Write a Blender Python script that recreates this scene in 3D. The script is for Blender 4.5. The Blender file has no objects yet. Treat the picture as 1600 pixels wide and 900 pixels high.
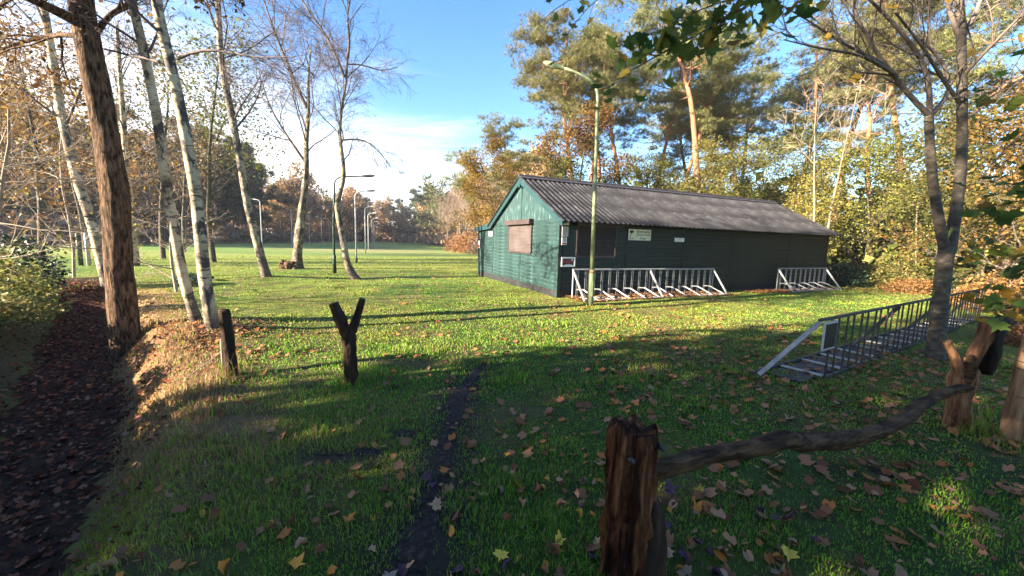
import bpy, math, random
import numpy as np
from mathutils import Vector, Matrix, Euler

sc = bpy.context.scene
COL = sc.collection
R = math.radians

# ------------------------------------------------------------------ camera, sky, sun, exposure
cam_d = bpy.data.cameras.new('camera')
cam = bpy.data.objects.new('camera', cam_d)
COL.objects.link(cam)
cam_d.sensor_width = 36.0
cam_d.lens = 13.5
cam_d.clip_start = 0.05
cam_d.clip_end = 3000
PITCH, ROLL, EYE = R(7.0), R(1.6), 1.6
_f = Vector((0, math.cos(PITCH), -math.sin(PITCH)))
_r0 = Vector((1, 0, 0))
_u0 = Vector((0, math.sin(PITCH), math.cos(PITCH)))
_r = _r0 * math.cos(ROLL) + _u0 * math.sin(ROLL)
_u = _u0 * math.cos(ROLL) - _r0 * math.sin(ROLL)
cam.matrix_world = Matrix(((_r.x, _u.x, -_f.x, 0), (_r.y, _u.y, -_f.y, 0), (_r.z, _u.z, -_f.z, EYE), (0, 0, 0, 1)))
sc.camera = cam

SUN_EL = R(18.5)
SUN_AZ = (-0.906, -0.423)          # horizontal direction towards the sun
EXPOSURE = 2.74
SKY_STRENGTH = 0.074
SUN_STRENGTH = 5.0

w = bpy.data.worlds.new('World')
sc.world = w
w.use_nodes = True
nt = w.node_tree
nt.nodes.clear()
wo = nt.nodes.new('ShaderNodeOutputWorld')
bg = nt.nodes.new('ShaderNodeBackground')
sky = nt.nodes.new('ShaderNodeTexSky')
sky.sky_type = 'NISHITA'
sky.sun_disc = False
sky.sun_elevation = SUN_EL
sky.sun_rotation = math.atan2(SUN_AZ[0], SUN_AZ[1])
sky.altitude = 0
sky.air_density = 1.0
sky.dust_density = 0.3
sky.ozone_density = 2.2


def N(tree, kind, **kw):
    n = tree.nodes.new(kind)
    for k, v in kw.items():
        if k.startswith('i_'):
            n.inputs[k[2:].replace('_', ' ')].default_value = v
        else:
            setattr(n, k, v)
    return n


def math_node(tree, op, a, b=None, clamp=False):
    n = tree.nodes.new('ShaderNodeMath')
    n.operation = op
    n.use_clamp = clamp
    for i, v in enumerate((a, b)):
        if v is None:
            continue
        if isinstance(v, (int, float)):
            n.inputs[i].default_value = v
        else:
            tree.links.new(v, n.inputs[i])
    return n.outputs[0]


def world_nodes():
    L = nt.links.new
    tc = N(nt, 'ShaderNodeTexCoord')
    sep = N(nt, 'ShaderNodeSeparateXYZ')
    L(tc.outputs['Generated'], sep.inputs[0])
    x, y, z = sep.outputs
    zc = math_node(nt, 'ADD', math_node(nt, 'MAXIMUM', z, 0.0), 0.16)
    px = math_node(nt, 'DIVIDE', x, zc)
    py = math_node(nt, 'DIVIDE', y, zc)
    comb = N(nt, 'ShaderNodeCombineXYZ')
    L(px, comb.inputs[0]); L(py, comb.inputs[1])
    # thin high streaks
    mp = N(nt, 'ShaderNodeMapping')
    mp.inputs['Rotation'].default_value = (0, 0, 0.5)
    mp.inputs['Scale'].default_value = (0.9, 2.6, 1)
    L(comb.outputs[0], mp.inputs[0])
    n1 = N(nt, 'ShaderNodeTexNoise', i_Scale=1.3, i_Detail=7.0, i_Roughness=0.62, i_Distortion=0.6)
    L(mp.outputs[0], n1.inputs['Vector'])
    n2 = N(nt, 'ShaderNodeTexNoise', i_Scale=0.9, i_Detail=4.0, i_Roughness=0.5)
    L(comb.outputs[0], n2.inputs['Vector'])
    # low cloud bank that rises to one side
    tilt = math_node(nt, 'ADD', z, math_node(nt, 'MULTIPLY', x, 0.42))
    bank = math_node(nt, 'SUBTRACT', 0.27, tilt)
    bank = math_node(nt, 'ADD', bank, math_node(nt, 'MULTIPLY', math_node(nt, 'SUBTRACT', n1.outputs[0], 0.5), 0.62))
    bank = math_node(nt, 'MULTIPLY', bank, 2.5, True)
    streak = math_node(nt, 'MULTIPLY', math_node(nt, 'SUBTRACT', n1.outputs[0], 0.53), 2.6, True)
    streak = math_node(nt, 'MULTIPLY', streak, math_node(nt, 'MULTIPLY', math_node(nt, 'SUBTRACT', n2.outputs[0], 0.36), 4.0, True))
    streak = math_node(nt, 'MULTIPLY', streak, 0.34)
    fac = math_node(nt, 'MAXIMUM', bank, streak)
    hs = N(nt, 'ShaderNodeHueSaturation', i_Saturation=1.24, i_Value=0.94, i_Hue=0.508)
    L(sky.outputs[0], hs.inputs['Color'])
    mix = N(nt, 'ShaderNodeMix', data_type='RGBA')
    L(math_node(nt, 'MULTIPLY', math_node(nt, 'POWER', fac, 1.6), 0.93), mix.inputs['Factor'])
    L(hs.outputs[0], mix.inputs[6])
    mix.inputs[7].default_value = (5.6, 5.35, 5.0, 1)
    L(mix.outputs[2], bg.inputs['Color'])
    bg.inputs['Strength'].default_value = SKY_STRENGTH
    L(bg.outputs[0], wo.inputs[0])


world_nodes()

sun_d = bpy.data.lights.new('sun', 'SUN')
sun_d.energy = SUN_STRENGTH
sun_d.angle = R(0.55)
sun_d.color = (1.0, 0.87, 0.68)
sun = bpy.data.objects.new('sun', sun_d)
COL.objects.link(sun)
S_DIR = Vector((SUN_AZ[0] * math.cos(SUN_EL), SUN_AZ[1] * math.cos(SUN_EL), math.sin(SUN_EL)))
sun.rotation_euler = S_DIR.to_track_quat('Z', 'Y').to_euler()
sun.location = (-20, -10, 15)

sc.view_settings.view_transform = 'Standard'
sc.view_settings.look = 'None'
sc.view_settings.gamma = 1
sc.view_settings.exposure = EXPOSURE
sc.cycles.max_bounces = 6
sc.cycles.transparent_max_bounces = 6
sc.cycles.use_adaptive_sampling = True

# ------------------------------------------------------------------ helpers
rnd = random.Random(7)
npr = np.random.default_rng(11)


def link(o, parent=None):
    COL.objects.link(o)
    if parent is not None:
        o.parent = parent
    return o


def tag(o, label=None, cat=None, group=None, kind=None):
    if label: o['label'] = label
    if cat: o['category'] = cat
    if group: o['group'] = group
    if kind: o['kind'] = kind
    return o


def empty(name, loc=(0, 0, 0), rz=0.0):
    o = bpy.data.objects.new(name, None)
    o.empty_display_size = 0.2
    o.location = loc
    o.rotation_euler = (0, 0, rz)
    return link(o)


def np_mesh(name, V, F, mat=None, smooth=False, col=None):
    """V (n,3), F (m,k) with the same k for every face"""
    V = np.asarray(V, dtype=np.float32)
    F = np.asarray(F, dtype=np.int32)
    me = bpy.data.meshes.new(name)
    me.vertices.add(len(V))
    me.vertices.foreach_set('co', V.ravel())
    k = F.shape[1]
    me.loops.add(F.size)
    me.loops.foreach_set('vertex_index', F.ravel())
    me.polygons.add(len(F))
    me.polygons.foreach_set('loop_start', np.arange(0, F.size, k, dtype=np.int32))
    me.polygons.foreach_set('loop_total', np.full(len(F), k, dtype=np.int32))
    if smooth:
        me.polygons.foreach_set('use_smooth', np.ones(len(F), dtype=bool))
    if col is not None:
        a = me.color_attributes.new('Col', 'FLOAT_COLOR', 'POINT')
        c = np.ones((len(V), 4), dtype=np.float32)
        c[:, :3] = col
        a.data.foreach_set('color', c.ravel())
    me.update(calc_edges=True)
    if mat is not None:
        me.materials.append(mat)
    return me


def mesh_obj(name, me, parent=None, loc=None, rot=None):
    o = bpy.data.objects.new(name, me)
    if loc is not None: o.location = loc
    if rot is not None: o.rotation_euler = rot
    return link(o, parent)


class MB:
    def __init__(s):
        s.v = []; s.f = []

    def box(s, x0, x1, y0, y1, z0, z1):
        b = len(s.v)
        s.v += [(x0, y0, z0), (x1, y0, z0), (x1, y1, z0), (x0, y1, z0), (x0, y0, z1), (x1, y0, z1), (x1, y1, z1), (x0, y1, z1)]
        s.f += [tuple(b + i for i in q) for q in ((3, 2, 1, 0), (4, 5, 6, 7), (0, 1, 5, 4), (1, 2, 6, 5), (2, 3, 7, 6), (3, 0, 4, 7))]
        return s

    def hexa(s, pts):
        """8 corners ordered like box()"""
        b = len(s.v)
        s.v += [tuple(p) for p in pts]
        s.f += [tuple(b + i for i in q) for q in ((3, 2, 1, 0), (4, 5, 6, 7), (0, 1, 5, 4), (1, 2, 6, 5), (2, 3, 7, 6), (3, 0, 4, 7))]
        return s

    def beam(s, p, q, wid, hei, up=(0, 0, 1)):
        p = Vector(p); q = Vector(q)
        d = (q - p).normalized()
        side = d.cross(Vector(up))
        if side.length < 1e-4:
            side = d.cross(Vector((1, 0, 0)))
        side.normalize()
        u2 = side.cross(d)
        a = side * wid / 2; b = u2 * hei / 2
        return s.hexa([p - a - b, p + a - b, q + a - b, q - a - b, p - a + b, p + a + b, q + a + b, q - a + b])

    def tube(s, pts, rad, sides=8, cap=True, jit=0.0, squash=1.0):
        pts = [Vector(p) for p in pts]
        if not hasattr(rad, '__len__'): rad = [rad] * len(pts)
        b = len(s.v)
        n = len(pts)
        ref = Vector((0.31, 0.95, 0.1))
        t0 = (pts[-1] - pts[0]).normalized()
        if abs(t0.dot(ref)) > 0.9: ref = Vector((0.1, 0.2, 0.97))
        for i, p in enumerate(pts):
            t = (pts[min(i + 1, n - 1)] - pts[max(i - 1, 0)]).normalized()
            e1 = t.cross(ref).normalized(); e2 = t.cross(e1)
            for k in range(sides):
                a = 2 * math.pi * k / sides
                rr = rad[i] * (1 + (rnd.uniform(-jit, jit) if jit else 0))
                s.v.append(tuple(p + e1 * (math.cos(a) * rr) + e2 * (math.sin(a) * rr * squash)))
        for i in range(n - 1):
            for k in range(sides):
                k2 = (k + 1) % sides
                s.f.append((b + i * sides + k, b + i * sides + k2, b + (i + 1) * sides + k2, b + (i + 1) * sides + k))
        if cap:
            s.f.append(tuple(b + k for k in range(sides))[::-1])
            s.f.append(tuple(b + (n - 1) * sides + k for k in range(sides)))
        return s

    def mesh(s, name, mat=None, smooth=False):
        me = bpy.data.meshes.new(name)
        me.from_pydata(s.v, [], s.f)
        if smooth:
            me.polygons.foreach_set('use_smooth', [True] * len(me.polygons))
        me.update()
        if mat is not None: me.materials.append(mat)
        return me

    def build(s, name, mat, parent=None, smooth=False, loc=None, rot=None):
        return mesh_obj(name, s.mesh(name, mat, smooth), parent, loc, rot)


def vnoise(x, y, seed=0):
    x = np.asarray(x, dtype=np.float64); y = np.asarray(y, dtype=np.float64)
    xi = np.floor(x); yi = np.floor(y)
    fx = x - xi; fy = y - yi
    fx = fx * fx * (3 - 2 * fx); fy = fy * fy * (3 - 2 * fy)

    def h(a, b):
        v = np.sin(a * 127.1 + b * 311.7 + seed * 74.7) * 43758.5453
        return v - np.floor(v)
    return (h(xi, yi) * (1 - fx) + h(xi + 1, yi) * fx) * (1 - fy) + (h(xi, yi + 1) * (1 - fx) + h(xi + 1, yi + 1) * fx) * fy


def fbm(x, y, seed=0, octv=4):
    s = 0; a = 0.5; t = 0
    for i in range(octv):
        s = s + a * vnoise(x * 2 ** i, y * 2 ** i, seed + i * 13); t += a; a *= 0.5
    return s / t


def sstep(a, b, x):
    t = np.clip((x - a) / (b - a), 0, 1)
    return t * t * (3 - 2 * t)


# ------------------------------------------------------------------ materials
def new_mat(name):
    m = bpy.data.materials.new(name)
    m.use_nodes = True
    t = m.node_tree
    b = t.nodes['Principled BSDF']
    b.inputs['Specular IOR Level'].default_value = 0.3
    return m, t, b


def ramp(t, src, stops, interp='LINEAR'):
    r = t.nodes.new('ShaderNodeValToRGB')
    r.color_ramp.interpolation = interp
    e = r.color_ramp.elements
    while len(e) > 1: e.remove(e[-1])
    e[0].position = stops[0][0]; e[0].color = (*stops[0][1], 1)
    for p, c in stops[1:]:
        k = e.new(p); k.color = (*c, 1)
    if src is not None: t.links.new(src, r.inputs[0])
    return r.outputs[0]


def noise_tex(t, scale=5, detail=5, rough=0.6, stretch=(1, 1, 1), coord='Object', dist=0.0, rot=(0, 0, 0)):
    tc = t.nodes.new('ShaderNodeTexCoord')
    mp = t.nodes.new('ShaderNodeMapping')
    mp.inputs['Scale'].default_value = stretch
    mp.inputs['Rotation'].default_value = rot
    t.links.new(tc.outputs[coord], mp.inputs[0])
    n = t.nodes.new('ShaderNodeTexNoise')
    n.inputs['Scale'].default_value = scale
    n.inputs['Detail'].default_value = detail
    n.inputs['Roughness'].default_value = rough
    n.inputs['Distortion'].default_value = dist
    t.links.new(mp.outputs[0], n.inputs['Vector'])
    return n.outputs[0]


def mixc(t, fac, a, b, mode='MIX'):
    n = t.nodes.new('ShaderNodeMix'); n.data_type = 'RGBA'; n.blend_type = mode
    for i, v in ((0, fac), (6, a), (7, b)):
        if isinstance(v, (int, float)): n.inputs[i].default_value = v
        elif isinstance(v, tuple): n.inputs[i].default_value = (*v, 1)
        else: t.links.new(v, n.inputs[i])
    return n.outputs[2]


def bump(t, b, src, strength=0.5, dist=0.02):
    n = t.nodes.new('ShaderNodeBump')
    n.inputs['Strength'].default_value = strength
    n.inputs['Distance'].default_value = dist
    t.links.new(src, n.inputs['Height'])
    t.links.new(n.outputs[0], b.inputs['Normal'])


def surf(name, stops, scale=6, stretch=(1, 1, 1), rough=0.8, bmp=0.0, bdist=0.01, detail=6, metal=0.0, rand=0.0, spec=0.3, dist=0.0):
    m, t, b = new_mat(name)
    n = noise_tex(t, scale, detail, 0.62, stretch, dist=dist)
    c = ramp(t, n, stops)
    if rand:
        oi = t.nodes.new('ShaderNodeObjectInfo')
        v = math_node(t, 'ADD', math_node(t, 'MULTIPLY', oi.outputs['Random'], rand * 2), 1 - rand)
        hs = t.nodes.new('ShaderNodeHueSaturation')
        t.links.new(c, hs.inputs['Color']); t.links.new(v, hs.inputs['Value'])
        c = hs.outputs[0]
    t.links.new(c, b.inputs['Base Color'])
    b.inputs['Roughness'].default_value = rough
    b.inputs['Metallic'].default_value = metal
    b.inputs['Specular IOR Level'].default_value = spec
    if bmp: bump(t, b, n, bmp, bdist)
    return m


def leaf_mat(name, cols, trans=0.35, rough=0.55, rand_obj=0.12, spec=0.25):
    """cols: colours spread over the single leaves"""
    m, t, b = new_mat(name)
    g = t.nodes.new('ShaderNodeNewGeometry')
    st = [(i / max(1, len(cols) - 1), c) for i, c in enumerate(cols)]
    c = ramp(t, g.outputs['Random Per Island'], st)
    oi = t.nodes.new('ShaderNodeObjectInfo')
    hs = t.nodes.new('ShaderNodeHueSaturation')
    t.links.new(math_node(t, 'ADD', math_node(t, 'MULTIPLY', oi.outputs['Random'], 2 * rand_obj), 1 - rand_obj), hs.inputs['Value'])
    t.links.new(math_node(t, 'ADD', math_node(t, 'MULTIPLY', oi.outputs['Random'], 0.03), 0.485), hs.inputs['Hue'])
    t.links.new(c, hs.inputs['Color'])
    t.links.new(hs.outputs[0], b.inputs['Base Color'])
    b.inputs['Roughness'].default_value = rough
    b.inputs['Specular IOR Level'].default_value = spec
    tr = t.nodes.new('ShaderNodeBsdfTranslucent')
    t.links.new(hs.outputs[0], tr.inputs['Color'])
    mx = t.nodes.new('ShaderNodeMixShader')
    mx.inputs[0].default_value = trans
    t.links.new(b.outputs[0], mx.inputs[1]); t.links.new(tr.outputs[0], mx.inputs[2])
    t.links.new(mx.outputs[0], t.nodes['Material Output'].inputs[0])
    return m


def vcol_mat(name, rough=0.7, trans=0.0, bscale=0, bstr=0.4, bdist=0.01, fine=None, spec=0.2):
    m, t, b = new_mat(name)
    a = t.nodes.new('ShaderNodeVertexColor'); a.layer_name = 'Col'
    c = a.outputs[0]
    if fine:
        n = noise_tex(t, fine[0], 6, 0.7)
        c = mixc(t, 1.0, c, ramp(t, n, [(0.3, (fine[1],) * 3), (0.7, (fine[2],) * 3)]), 'MULTIPLY')
    t.links.new(c, b.inputs['Base Color'])
    b.inputs['Roughness'].default_value = rough
    b.inputs['Specular IOR Level'].default_value = spec
    if bscale: bump(t, b, noise_tex(t, bscale, 6, 0.7), bstr, bdist)
    if trans:
        tr = t.nodes.new('ShaderNodeBsdfTranslucent')
        t.links.new(c, tr.inputs['Color'])
        mx = t.nodes.new('ShaderNodeMixShader'); mx.inputs[0].default_value = trans
        t.links.new(b.outputs[0], mx.inputs[1]); t.links.new(tr.outputs[0], mx.inputs[2])
        t.links.new(mx.outputs[0], t.nodes['Material Output'].inputs[0])
    return m


def birch_bark(name='birch_bark', grey=1.0, foot_s=2.2, cut=0.44):
    m, t, b = new_mat(name)
    big = noise_tex(t, 1.6, 5, 0.65, (1, 1, 0.8))
    lent = noise_tex(t, 4.0, 5, 0.7, (1.3, 1.3, 5.0), dist=0.4)
    g = grey
    base = ramp(t, big, [(0.3, (0.22 * g, 0.145 * g, 0.08 * g)), (0.48, (0.44 * g, 0.34 * g, 0.20 * g)), (0.66, (0.60 * g, 0.50 * g, 0.335 * g))])
    dark = ramp(t, lent, [(0.53, (0, 0, 0)), (0.62, (1, 1, 1))])
    patch = ramp(t, noise_tex(t, 2.6, 6, 0.7, (1.6, 1.6, 1.0), dist=0.8), [(cut, (1, 1, 1)), (cut + 0.06, (0, 0, 0))])
    c = mixc(t, dark, base, (0.085, 0.065, 0.05))
    c = mixc(t, patch, c, (0.06, 0.05, 0.04))
    tc = t.nodes.new('ShaderNodeTexCoord'); sp = t.nodes.new('ShaderNodeSeparateXYZ')
    t.links.new(tc.outputs['Object'], sp.inputs[0])
    foot = math_node(t, 'SUBTRACT', 1.25, math_node(t, 'MULTIPLY', sp.outputs[2], 1.5 * foot_s))
    foot = math_node(t, 'MULTIPLY', math_node(t, 'ADD', foot, math_node(t, 'MULTIPLY', math_node(t, 'SUBTRACT', big, 0.5), 3.0)), 1.2, True)
    c = mixc(t, foot, c, ramp(t, lent, [(0.4, (0.03, 0.022, 0.017)), (0.6, (0.16, 0.12, 0.085))]))
    t.links.new(c, b.inputs['Base Color'])
    b.inputs['Roughness'].default_value = 0.75
    bump(t, b, lent, 0.5, 0.012)
    return m


def pine_bark():
    m, t, b = new_mat('pine_bark')
    tc = t.nodes.new('ShaderNodeTexCoord')
    sp = t.nodes.new('ShaderNodeSeparateXYZ')
    t.links.new(tc.outputs['Object'], sp.inputs[0])
    n = noise_tex(t, 5.0, 6, 0.65, (1, 1, 0.35))
    low = ramp(t, n, [(0.35, (0.07, 0.045, 0.035)), (0.65, (0.24, 0.15, 0.10))])
    up = ramp(t, n, [(0.35, (0.17, 0.075, 0.038)), (0.65, (0.34, 0.165, 0.09))])
    f = math_node(t, 'MULTIPLY', math_node(t, 'SUBTRACT', sp.outputs[2], 2.5), 0.25, True)
    t.links.new(mixc(t, f, low, up), b.inputs['Base Color'])
    b.inputs['Roughness'].default_value = 0.85
    bump(t, b, n, 0.6, 0.03)
    return m


MAT = {}
MAT['oak'] = surf('oak_bark', [(0.36, (0.016, 0.009, 0.006)), (0.48, (0.085, 0.050, 0.030)), (0.66, (0.20, 0.125, 0.075))], 13, (2.0, 2.0, 0.45), 0.9, 0.9, 0.05, dist=0.5, spec=0.1)
MAT['birch'] = birch_bark()
MAT['birch_grey'] = birch_bark('grey_birch_bark', 0.68, 0.9, 0.485)
MAT['pine'] = pine_bark()
MAT['twig'] = surf('twig_bark', [(0.3, (0.09, 0.065, 0.055)), (0.7, (0.20, 0.15, 0.12))], 8, (1, 1, 0.5), 0.85)
MAT['twig_birch'] = surf('birch_twig_bark', [(0.35, (0.06, 0.045, 0.045)), (0.7, (0.17, 0.13, 0.12))], 5, (1, 1, 0.6), 0.8)
MAT['twig_tan'] = surf('tan_twig_bark', [(0.3, (0.22, 0.165, 0.12)), (0.7, (0.40, 0.32, 0.24))], 8, (1, 1, 0.5), 0.8)
MAT['bark'] = surf('grey_bark', [(0.32, (0.032, 0.025, 0.018)), (0.55, (0.088, 0.070, 0.050)), (0.75, (0.19, 0.155, 0.115))], 9, (1.0, 1.0, 1.8), 0.85, 0.6, 0.012)
MAT['palebark'] = surf('pale_bark', [(0.3, (0.12, 0.09, 0.06)), (0.7, (0.28, 0.22, 0.155))], 6, (1, 1, 0.7), 0.85)
MAT['rotten'] = surf('rotten_wood', [(0.32, (0.005, 0.003, 0.002)), (0.45, (0.032, 0.011, 0.0055)), (0.58, (0.12, 0.044, 0.017)), (0.71, (0.28, 0.14, 0.055))], 13, (1.3, 1.3, 0.13), 0.82, 1.0, 0.03, dist=0.7, spec=0.1)
MAT['darkwood'] = surf('dark_wet_wood', [(0.3, (0.010, 0.007, 0.005)), (0.6, (0.045, 0.028, 0.018)), (0.8, (0.10, 0.065, 0.04))], 14, (1.2, 1.2, 0.3), 0.85, 0.8, 0.015, spec=0.1)
MAT['rail'] = surf('weathered_branch', [(0.33, (0.009, 0.0055, 0.003)), (0.48, (0.050, 0.027, 0.014)), (0.68, (0.145, 0.082, 0.04))], 14, (0.3, 0.55, 2.4), 0.8, 0.8, 0.02, spec=0.1)
MAT['stump'] = surf('peeled_stump', [(0.34, (0.045, 0.020, 0.011)), (0.5, (0.20, 0.098, 0.048)), (0.68, (0.38, 0.21, 0.105))], 11, (1.5, 1.5, 0.22), 0.75, 0.8, 0.02, spec=0.1)
MAT['post'] = surf('split_post', [(0.32, (0.12, 0.065, 0.035)), (0.5, (0.30, 0.175, 0.095)), (0.70, (0.43, 0.275, 0.155))], 10, (1.5, 1.5, 0.16), 0.75, 0.5, 0.01, spec=0.1)
MAT['cutend'] = surf('sawn_end', [(0.3, (0.10, 0.075, 0.055)), (0.7, (0.26, 0.2, 0.15))], 20, rough=0.9)
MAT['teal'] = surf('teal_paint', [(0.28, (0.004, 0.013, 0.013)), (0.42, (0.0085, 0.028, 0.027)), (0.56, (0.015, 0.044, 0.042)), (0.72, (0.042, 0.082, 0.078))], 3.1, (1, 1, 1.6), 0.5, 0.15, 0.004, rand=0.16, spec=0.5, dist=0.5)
MAT['green'] = surf('shaded_green_paint', [(0.3, (0.002, 0.0062, 0.005)), (0.6, (0.004, 0.0125, 0.0098)), (0.8, (0.008, 0.021, 0.017))], 2.3, (1, 1, 1.6), 0.5, 0.15, 0.004, rand=0.15, spec=0.4)  # shed paint darkened: shade of the long front put into the colour
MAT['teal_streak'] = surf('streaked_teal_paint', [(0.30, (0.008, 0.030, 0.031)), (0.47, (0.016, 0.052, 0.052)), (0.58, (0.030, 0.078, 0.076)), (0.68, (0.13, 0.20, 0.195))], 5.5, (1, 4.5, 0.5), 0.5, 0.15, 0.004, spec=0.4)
MAT['barge'] = surf('barge_paint', [(0.3, (0.010, 0.036, 0.042)), (0.7, (0.02, 0.058, 0.064))], 3, rough=0.4, spec=0.5)
MAT['plinth'] = surf('tarred_plinth', [(0.3, (0.008, 0.008, 0.009)), (0.7, (0.03, 0.03, 0.03))], 6, rough=0.7)
MAT['dark'] = surf('dark_core', [(0.3, (0.006, 0.012, 0.010)), (0.7, (0.012, 0.02, 0.018))], 4, rough=0.9)
MAT['roof'] = surf('fibre_cement', [(0.28, (0.018, 0.016, 0.018)), (0.42, (0.020, 0.0185, 0.020)), (0.58, (0.038, 0.036, 0.038)), (0.8, (0.088, 0.083, 0.082))], 2.2, (1.3, 0.9, 1), 0.85, 0.3, 0.01, rand=0.10, dist=0.6, detail=9)
MAT['ridge'] = surf('ridge_cap', [(0.3, (0.03, 0.028, 0.035)), (0.7, (0.07, 0.062, 0.07))], 4, rough=0.8)
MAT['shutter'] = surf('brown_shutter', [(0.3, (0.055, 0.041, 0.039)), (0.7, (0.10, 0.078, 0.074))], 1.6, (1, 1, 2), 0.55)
MAT['shuttershaded'] = surf('shaded_shutter', [(0.3, (0.016, 0.011, 0.010)), (0.7, (0.034, 0.024, 0.022))], 1.6, (1, 1, 2), 0.55)  # brown shutter again, with the front's shade painted in as a darker tone
MAT['shutterbox'] = surf('shutter_box', [(0.3, (0.035, 0.024, 0.024)), (0.7, (0.07, 0.05, 0.048))], 3, rough=0.55)
MAT['galv'] = surf('galvanised_steel', [(0.3, (0.20, 0.20, 0.20)), (0.7, (0.40, 0.40, 0.385))], 9, rough=0.55, metal=0.3)
MAT['darksteel'] = surf('weathered_steel', [(0.3, (0.022, 0.023, 0.020)), (0.55, (0.06, 0.060, 0.050)), (0.8, (0.12, 0.11, 0.09))], 9, rough=0.6, metal=0.2)
MAT['pole'] = surf('lamp_pole_grey', [(0.3, (0.28, 0.29, 0.30)), (0.7, (0.42, 0.43, 0.44))], 4, rough=0.5)
MAT['poledark'] = surf('lamp_pole_dark_green', [(0.3, (0.012, 0.030, 0.022)), (0.7, (0.035, 0.070, 0.05))], 4, rough=0.5)
MAT['polegreen'] = surf('lamp_pole_algae', [(0.28, (0.06, 0.09, 0.045)), (0.5, (0.17, 0.20, 0.10)), (0.75, (0.30, 0.31, 0.20))], 3, (1, 1, 0.5), 0.6)
MAT['rust'] = surf('rust', [(0.3, (0.10, 0.045, 0.02)), (0.7, (0.24, 0.13, 0.06))], 12, rough=0.9)
MAT['lamphead'] = surf('lamp_head', [(0.3, (0.03, 0.032, 0.033)), (0.7, (0.07, 0.072, 0.075))], 4, rough=0.5)
MAT['lens'] = surf('lamp_glass', [(0.3, (0.5, 0.52, 0.54)), (0.7, (0.62, 0.64, 0.66))], 4, rough=0.25, spec=0.5)
MAT['rubber'] = surf('rubber_mat', [(0.3, (0.014, 0.016, 0.022)), (0.7, (0.035, 0.038, 0.048))], 9, rough=0.55)
MAT['signwhite'] = surf('sign_white', [(0.3, (0.66, 0.66, 0.62)), (0.7, (0.8, 0.8, 0.77))], 5, rough=0.5)
MAT['signcream'] = surf('sign_cream', [(0.3, (0.62, 0.60, 0.44)), (0.7, (0.74, 0.72, 0.56))], 5, rough=0.5)
MAT['signgrey'] = surf('sign_grey', [(0.3, (0.42, 0.38, 0.37)), (0.7, (0.54, 0.50, 0.49))], 5, rough=0.5)
MAT['signblack'] = surf('sign_black', [(0.3, (0.012, 0.012, 0.014)), (0.7, (0.03, 0.028, 0.03))], 6, rough=0.4)
MAT['signred'] = surf('sign_red', [(0.3, (0.36, 0.03, 0.03)), (0.7, (0.5, 0.05, 0.05))], 6, rough=0.5)
MAT['ink'] = surf('sign_ink', [(0.3, (0.02, 0.05, 0.02)), (0.7, (0.03, 0.07, 0.03))], 6, rough=0.6)
MAT['wire'] = surf('rusty_wire', [(0.3, (0.05, 0.035, 0.03)), (0.7, (0.11, 0.08, 0.06))], 10, rough=0.7, metal=0.3)
MAT['mud'] = surf('wet_mud', [(0.30, (0.010, 0.007, 0.006)), (0.5, (0.036, 0.027, 0.022)), (0.66, (0.076, 0.057, 0.047)), (0.76, (0.18, 0.145, 0.12))], 30, rough=0.9, bmp=1.0, bdist=0.05, detail=10, spec=0.15)
MAT['pathsoil'] = surf('path_soil', [(0.30, (0.015, 0.008, 0.0055)), (0.55, (0.047, 0.025, 0.016)), (0.75, (0.11, 0.06, 0.037))], 12, rough=0.95, spec=0.08, bmp=1.0, bdist=0.04, detail=9)
MAT['ground'] = vcol_mat('lawn_soil', 0.9, 0, 14, 0.8, 0.03, (9.0, 0.55, 1.35))
MAT['grass'] = vcol_mat('grass_blade', 0.55, 0.35, spec=0.3)
MAT['pineneedle'] = leaf_mat('pine_needles', [(0.09, 0.105, 0.035), (0.18, 0.19, 0.06), (0.27, 0.26, 0.10), (0.36, 0.32, 0.14)], 0.45)
MAT['needle_dark'] = leaf_mat('dark_needles', [(0.015, 0.028, 0.016), (0.03, 0.048, 0.024), (0.055, 0.075, 0.036)], 0.15)
MAT['gold'] = leaf_mat('golden_leaves', [(0.10, 0.05, 0.012), (0.25, 0.13, 0.024), (0.35, 0.205, 0.035), (0.15, 0.125, 0.026)], 0.4)
MAT['brown'] = leaf_mat('brown_leaves', [(0.065, 0.032, 0.012), (0.16, 0.082, 0.024), (0.27, 0.15, 0.037), (0.10, 0.075, 0.022)], 0.4)
MAT['yellowgreen'] = leaf_mat('yellow_green_leaves', [(0.055, 0.068, 0.018), (0.20, 0.195, 0.042), (0.37, 0.33, 0.075), (0.11, 0.13, 0.03), (0.25, 0.18, 0.045)], 0.45)
MAT['olive'] = leaf_mat('olive_leaves', [(0.04, 0.054, 0.015), (0.11, 0.125, 0.028), (0.21, 0.185, 0.043), (0.07, 0.088, 0.022), (0.16, 0.11, 0.032)], 0.4)
MAT['yellow'] = leaf_mat('yellow_leaves', [(0.09, 0.095, 0.024), (0.32, 0.29, 0.062), (0.46, 0.39, 0.095), (0.18, 0.18, 0.04)], 0.48)
MAT['russet'] = leaf_mat('russet_leaves', [(0.17, 0.095, 0.05), (0.30, 0.175, 0.085), (0.38, 0.25, 0.12), (0.22, 0.14, 0.07)], 0.35)
MAT['farred'] = leaf_mat('dull_russet_leaves', [(0.13, 0.08, 0.055), (0.22, 0.14, 0.095), (0.28, 0.19, 0.125)], 0.3)
MAT['fargreen'] = leaf_mat('dull_green_leaves', [(0.06, 0.075, 0.028), (0.12, 0.13, 0.045), (0.17, 0.16, 0.06)], 0.3)
MAT['tantwig'] = leaf_mat('tan_twigs', [(0.20, 0.135, 0.10), (0.30, 0.215, 0.155), (0.15, 0.10, 0.08)], 0.1)
MAT['holly'] = leaf_mat('holly_leaves', [(0.010, 0.024, 0.012), (0.022, 0.045, 0.020), (0.045, 0.075, 0.035)], 0.12, 0.35, spec=0.5)
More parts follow.
